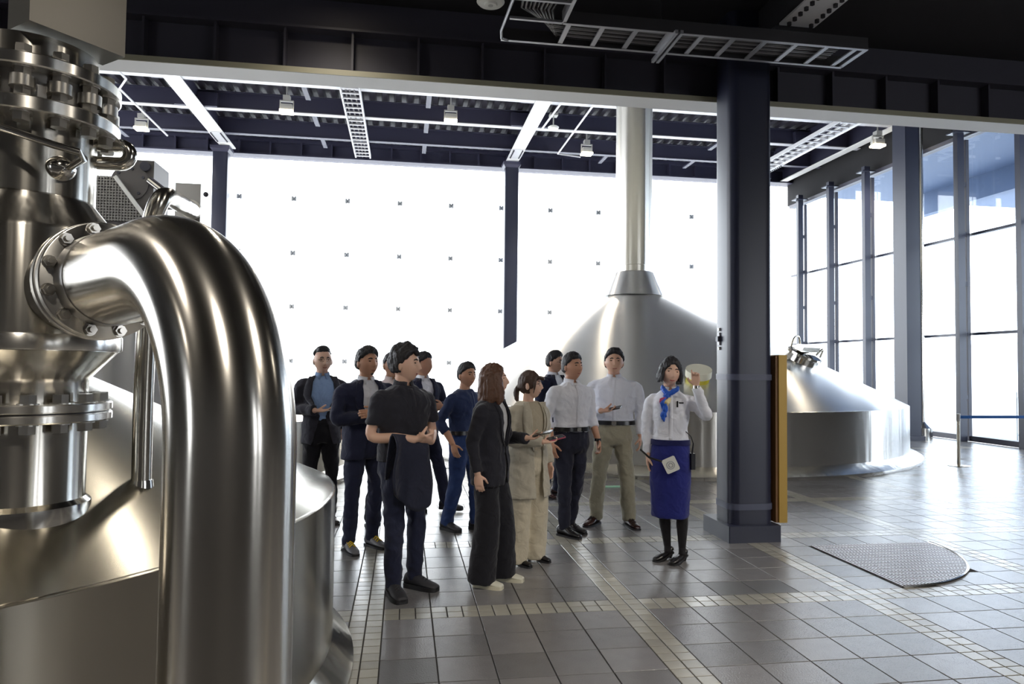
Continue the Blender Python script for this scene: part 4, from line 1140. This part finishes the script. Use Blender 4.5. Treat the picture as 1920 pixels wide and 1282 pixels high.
# white shirt, dark trousers
g3 = person('person', 'man in white shirt with rolled sleeves and dark navy trousers beside the beige coat', (1.675, 2.02, 0), 20, 1.70, 'skin_b', head_yaw=10, head_pitch=-7, hair='short', top='shirt', top_mat='white_shirt',
    trouser_mat='dark_navy_trouser', leg='slim', shoe='leather', width=1.06, sleeve='roll',
    armR=(vv(-.25, .05, 1.12), vv(-.235, -.02, .885), vv(.15, -.12, -1), vv(1, .2, 0), vv(.1, -1, 0), .3),
    armL=(vv(.235, .02, 1.12), vv(.25, -.08, .9), vv(0, -.2, -1), vv(-1, .1, 0), vv(0, -1, 0), .8),
    feet=((-.07, -.02, 18, 0), (.07, .1, 20, 0)))
w_ = g3['S'](g3['A'][1][1]); G().tube([w_-V((0, -.004, .012)), w_+V((0, .004, .014))], .034, 16).obj('wristwatch', 'phone_black', g3['root'])
# beige coat
person.open = 1.0
g4 = person('person', 'woman with ponytail in beige coat and cream wide trousers holding a pink phone', (1.11, 1.13, 0), 34, 1.535, 'skin_c', True, head_yaw=34, head_pitch=-6, hair='pony', hair_mat='hair_brown', glasses=True,
    top='coat', top_mat='beige_coat', inner_mat='beige_knit', trouser_mat='cream_trouser', leg='wide', shoe='pump', collar=False, width=1.12,
    armR=(vv(-.24, .02, 1.12), vv(-.06, -.24, 1.11), vv(1, -.35, .05), vv(0, -.2, 1), vv(.3, 1, .1), .5),
    armL=(vv(.235, .03, 1.10), vv(.24, -.03, .87), vv(0, -.1, -1), vv(-1, 0, 0), vv(0, -1, 0), .4),
    feet=((-.11, .02, 10, 0), (.12, .02, 14, 0)))
phone(g4, vv(.06, -.27, 1.14), vv(1, -.4, .22), vv(-.1, -.2, 1), 'phone_pink', 'pink phone in the hand of the woman in the beige coat')
# black blazer
g5 = person('person', 'woman with long brown hair in black blazer, black wide trousers and white sneakers', (.75, .66, 0), 62, 1.585, 'skin_c', True, head_yaw=18, head_pitch=-9, hair='bob', hair_mat='hair_red',
    top='jacket', top_mat='black_suit', inner_mat='grey_top', trouser_mat='black_trouser', leg='wide', shoe='sneaker', shoe_mat='sneaker_white', collar=False, width=1.08,
    armR=(vv(-.225, .08, 1.12), vv(-.25, .02, .885), vv(0, -.15, -1), vv(1, .1, 0), vv(0, -1, 0), .4),
    armL=(vv(.22, -.02, 1.13), vv(.10, -.26, 1.14), vv(-.1, -1, .15), vv(-.3, -.1, 1), vv(1, 0, .1), .5),
    feet=((-.11, -.0, -2, 0), (.11, -.09, 4, 0)))
phone(g5, vv(.09, -.39, 1.185), vv(-.1, -1, .25), vv(-.2, .1, 1), 'phone_black', 'black phone in the hand of the woman in the black blazer')
# black polo
g6 = person('person', 'young man with curly black hair in black polo shirt with clasped hands', (.11, .55, 0), 34, 1.70, 'skin_c', head_yaw=36, head_pitch=-5, hair='curly', top='polo', top_mat='black_polo',
    trouser_mat='navy_trouser', leg='slim', shoe='sneaker', shoe_mat='sneaker_black', sleeve='short', width=1.06,
    armR=(vv(-.245, .03, 1.10), vv(-.045, -.215, 1.085), vv(1, -.4, .2), vv(.2, .6, 1), vv(.1, -.6, 1), .8),
    armL=(vv(.245, .0, 1.11), vv(.08, -.215, 1.065), vv(-1, -.35, .25), vv(-.2, .6, 1), vv(0, -.6, 1), .8),
    feet=((-.10, -.08, -14, 0), (.115, -.02, 22, 0)))
t = g6['root']; M6 = Matrix.Translation(t.location) @ Matrix.Rotation(t.rotation_euler.z, 4, 'Z')
j = G(); gr = []
for a in range(13):
    s = a/12; x = -.20+.26*s
    top_ = V((x, -.19+.03*math.sin(s*6), 1.115-.03*s)); row = []
    for c in range(9):
        q = c/8; zb = .60+.22*abs(s-.62)
        row.append(V((x+.012*math.sin(q*7+s*9)+.05*q*(s-.5), top_.y-.035*math.sin(min(1, q*5)*PI*.5)-.012*math.sin(s*14+q*2)*q, 1.12*(1-q)+zb*q-.02*s)))
    gr.append(row)
for a in range(13):
    s = a/12; x = -.20+.26*s
    gr[a] = [V((x, -.06+.02*math.sin(s*8), .80+.02*math.sin(s*5))), V((x, -.10, 1.0)), V((x, -.125, 1.125-.03*s)), V((x, -.18, 1.145-.03*s))]+gr[a][1:]
nc = len(gr[0]); j.add([M6 @ (p*g6['k']) for r_ in gr for p in r_], [(a*nc+c, a*nc+c+1, (a+1)*nc+c+1, (a+1)*nc+c) for a in range(12) for c in range(nc-1)])
jo = j.obj('draped_jacket', 'dark_wrap'); md = jo.modifiers.new('sub', 'SUBSURF'); md.levels = 1; md.render_levels = 1; md = jo.modifiers.new('t', 'SOLIDIFY'); md.thickness = .012
tag(jo, 'dark navy jacket draped over the forearm of the man in the black polo', 'jacket')
# navy shirt
g7 = person('person', 'man in denim-blue pullover and jeans behind the woman in the black blazer', (.70, 2.34, 0), 46, 1.60, 'skin_b', head_yaw=-12, head_pitch=-3, hair='short', top='shirt', top_mat='navy_shirt',
    trouser_mat='denim', leg='reg', shoe='sneaker', shoe_mat='sneaker_black', sleeve='roll', width=1.12, collar=False,
    armR=(vv(-.30, .08, 1.13), vv(-.27, -.06, .91), vv(.1, -.3, -1), vv(1, .1, 0), vv(0, -1, -.2), .4),
    feet=((-.10, .12, -6, 0), (.11, -.1, 10, 0)))
# navy blazer arms crossed
person.open = 1.5
g8 = person('person', 'man with goatee in navy suit with arms crossed and yellow-laced shoes', (-.21, 1.68, 0), 26, 1.715, 'skin_b', head_yaw=12, head_pitch=-7, hair='part', top='jacket', top_mat='navy_suit', inner_mat='white_shirt',
    trouser_mat='navy_suit', leg='slim', shoe='lace', shoe_mat='sneaker_grey', width=1.1,
    armR=(vv(-.27, -.04, 1.13), vv(-.02, -.225, 1.145), vv(1, .0, .1), vv(0, 1, 0), vv(0, .2, 1), .4),
    armL=(vv(.26, -.06, 1.14), vv(-.03, -.285, 1.185), vv(-1, .1, -.05), vv(0, 1, -.2), vv(0, .1, 1), .5),
    feet=((-.12, .02, -2, 0), (.12, .08, 14, 0)))
hm = g8['HM']; G().ell(hm @ V((0, face_y(HEADS[False], 0, -.096)+.004, -.096)), (.014, .008, .011)).obj('beard', 'hair_black', g8['root'])
w_ = g8['S'](g8['A'][1][1]); G().tube([w_-V((.016, 0, 0)), w_+V((.016, 0, 0))], .034, 16).cyl(w_+V((0, -.03, 0)), w_+V((0, -.042, 0)), .02, n=16).obj('wristwatch', 'phone_black', g8['root'])
t = thing('notebook', 'small black notebook tucked in the crossed arms of the navy-suited man', 'notebook', g8['root'].matrix_basis @ V((0, 0, 0)))
t.location = Matrix.Translation(g8['root'].location) @ Matrix.Rotation(math.radians(26), 4, 'Z') @ V((.05, -.235, 1.235)); t.rotation_euler = (-.15, .05, math.radians(26))
G().box((0, 0, 0), (.13, .012, .16)).obj('cover', 'leather_black', t, False); G().box((.0, .0, .0), (.122, .008, .163)).obj('pages', 'white_plastic', t, False)
# man behind
g9 = person('person', 'grey-haired man in pale pink shirt half hidden behind the navy-suited man', (-.01, 2.62, 0), 16, 1.70, 'skin_b', head_yaw=10, head_pitch=-4, hair='thin', top='shirt', top_mat='pink_shirt', trouser_mat='black_trouser', leg='slim', shoe='leather', feet=((-.2, .0, -4, 0), (.05, .05, 10, 0)))
# black jacket, blue shirt
person.open = 2.3
g10 = person('person', 'man with undercut in charcoal jacket and light blue shirt holding a phone at far left', (-.70, 2.78, 0), 12, 1.735, 'skin_c', head_yaw=8, head_pitch=-4, hair='under', top='jacket', top_mat='charcoal_suit', inner_mat='blue_shirt', trouser_mat='black_trouser', leg='slim', glasses=True,
    armR=(vv(-.26, .04, 1.13), vv(-.08, -.20, 1.12), vv(1, -.35, .0), vv(0, -.2, 1), vv(.3, 1, 0), .35),
    armL=(vv(.25, .08, 1.12), vv(.21, .10, .90), vv(-.1, 0, -1), vv(-1, 0, 0), vv(0, -1, 0), .4))
phone(g10, vv(.08, -.25, 1.13), vv(1, -.3, .12), vv(-.1, -.1, 1), 'phone_white', 'pale phone held by the man in the charcoal jacket')
# hidden behind the polo
person.open = 1.2
g11 = person('person', 'man in navy jacket and white shirt hidden behind the man in the black polo', (.31, 3.2, 0), 30, 1.71, 'skin_b', head_yaw=20, hair='short', top='jacket', top_mat='navy_suit', inner_mat='white_shirt', trouser_mat='navy_trouser', leg='slim', shoe='sneaker', shoe_mat='sneaker_black', detail=False,
    armR=(vv(-.25, .0, 1.12), vv(-.04, -.22, 1.13), vv(1, .0, .1), vv(0, 1, 0), vv(0, .2, 1), .4), armL=(vv(.26, -.02, 1.13), vv(.1, -.25, 1.15), vv(-1, .0, .1), vv(0, 1, 0), vv(0, .2, 1), .4),
    feet=((-.02, .1, 10, 0), (.26, -.12, 34, .02)))
# glasses man behind the white shirt
g12 = person('person', 'man with glasses in navy jacket partly hidden behind the white-shirted man', (1.93, 4.0, 0), 36, 1.76, 'skin_a', head_yaw=14, hair='part', top='jacket', top_mat='navy_suit', inner_mat='white_shirt', trouser_mat='navy_trouser', leg='slim', shoe='leather', shoe_mat='leather_brown', glasses=True)
# shoulder behind the stack
person.open = 1.0
g13 = person('person', 'person in dark jacket of whom only a shoulder shows beside the valve stack', (-2.78, 2.35, 0), 20, 1.62, 'skin_b', hair='short', top='jacket', top_mat='navy_suit', inner_mat='white_shirt', trouser_mat='navy_trouser', leg='slim', detail=False)
del g13['root']['group']
# ------------------------------------------------------------------ floor tiles
def project(p):
    d = V(p)-CAM_LOC; z = d.dot(CAM_D)
    if z < .3: return None
    return (960+CAM_F*d.dot(CAM_R)/z, 641-CAM_F*d.dot(CAM_U)/z)
def area(x0, y0, x1, y1):
    q = [project((a, b, 0)) for a, b in ((x0, y0), (x1, y0), (x1, y1), (x0, y1))]
    if any(p is None for p in q): return 0
    cx = sum(p[0] for p in q)/4; cy = sum(p[1] for p in q)/4
    if not (-30 < cx < 1950 and cy < 1310): return 0
    if cx < 600: return 0
    return abs(sum(q[i][0]*q[(i+1) % 4][1]-q[(i+1) % 4][0]*q[i][1] for i in range(4)))/2
def cuts(a, b, off):
    # module 1.7: five 0.3 tiles then two 0.1 rows
    out = []; k = math.floor((a-off)/1.7)
    while off+k*1.7 < b:
        s = off+k*1.7
        out += [(s+.3*i, s+.3*i+.3, 0) for i in range(5)]+[(s+1.5, s+1.6, 1), (s+1.6, s+1.7, 1)]
        k += 1
    return [c for c in out if c[0] >= a and c[1] <= b]
TX = cuts(XL, 12.8, 0); TY = cuts(-4.0, 17.5, .2)
def hidden(cx, cy):
    return (math.hypot(cx+2.42, cy+.77) < 2.0 or math.hypot(cx-5.25, cy-9.9) < 4.7 or math.hypot(cx+4.25, cy-6.6) < 3.5
            or (cx-3.715 > 0 and cy < 1.385 and math.hypot(cx-3.715, cy-1.385) < 1.08 and cx-3.715 > .1 and cy < 1.285))
big, small = [], []
for x0, x1, bx_ in TX:
    for y0, y1, by_ in TY:
        if hidden((x0+x1)/2, (y0+y1)/2): continue
        if not bx_ and not by_:
            big.append((area(x0, y0, x1, y1), x0, y0, x1, y1))
        else:
            nx = 1 if bx_ else 3; ny = 1 if by_ else 3
            for i in range(nx):
                for j in range(ny):
                    a0 = x0+(x1-x0)*i/nx; a1 = x0+(x1-x0)*(i+1)/nx; b0 = y0+(y1-y0)*j/ny; b1 = y0+(y1-y0)*(j+1)/ny
                    small.append((area(a0, b0, a1, b1), a0, b0, a1, b1))
DARK = {(0, -9), (9, 2), (10, 2)}
def tile_mesh(w, m):
    g = G(); a = w/2-.0035; b = a-.0018
    g.ring([[V((sx*q, sy*q, z)) for sx, sy in ((-1,-1),(1,-1),(1,1),(-1,1))] for q, z in ((a, -.006), (a, -.0015), (b, 0))], False)
    n = len(g.v); g.add([], []); g.f.append((n-4, n-3, n-2, n-1)); g.m.append(0)
    return g.mesh('tile', m, False)
def lay(lst, w, name, mats, lim):
    lst.sort(reverse=True)
    ms = [tile_mesh(w, m) for m in mats]
    rest = G()
    for k, (ar, x0, y0, x1, y1) in enumerate(lst):
        cx, cy = (x0+x1)/2, (y0+y1)/2
        rr = random.random(); mi = 0 if rr < .5 else (1 if rr < .75 else 2)
        if w > .2 and (((cx > 0) and abs(cx-.15) < .05 and abs(cy+.75) < .05) or (abs(cy-.35) < .05 and 2.3 < cx < 2.95) or (abs(cx-2.75) < .1 and abs(cy-3.1) < .1)): mi = 3
        if k < lim:
            link(name, ms[mi], slab, (cx, cy, 0))
        else:
            rest.mi = mi; a = w/2-.0035
            rest.add([(cx-a, cy-a, 0), (cx+a, cy-a, 0), (cx+a, cy+a, 0), (cx-a, cy+a, 0), (cx-a, cy-a, -.006), (cx+a, cy-a, -.006), (cx+a, cy+a, -.006), (cx-a, cy+a, -.006)],
                     [(0,1,2,3), (0,4,5,1), (1,5,6,2), (2,6,7,3), (3,7,4,0)])
    o = rest.obj(name+'_field', mats, slab, False); o['kind'] = 'stuff'
lay(big, .3, 'tile', ['tile_0', 'tile_1', 'tile_2', 'tile_3'], 300)
lay(small, .1, 'small_tile', ['small_tile_0', 'small_tile_1', 'small_tile_2'], 300)
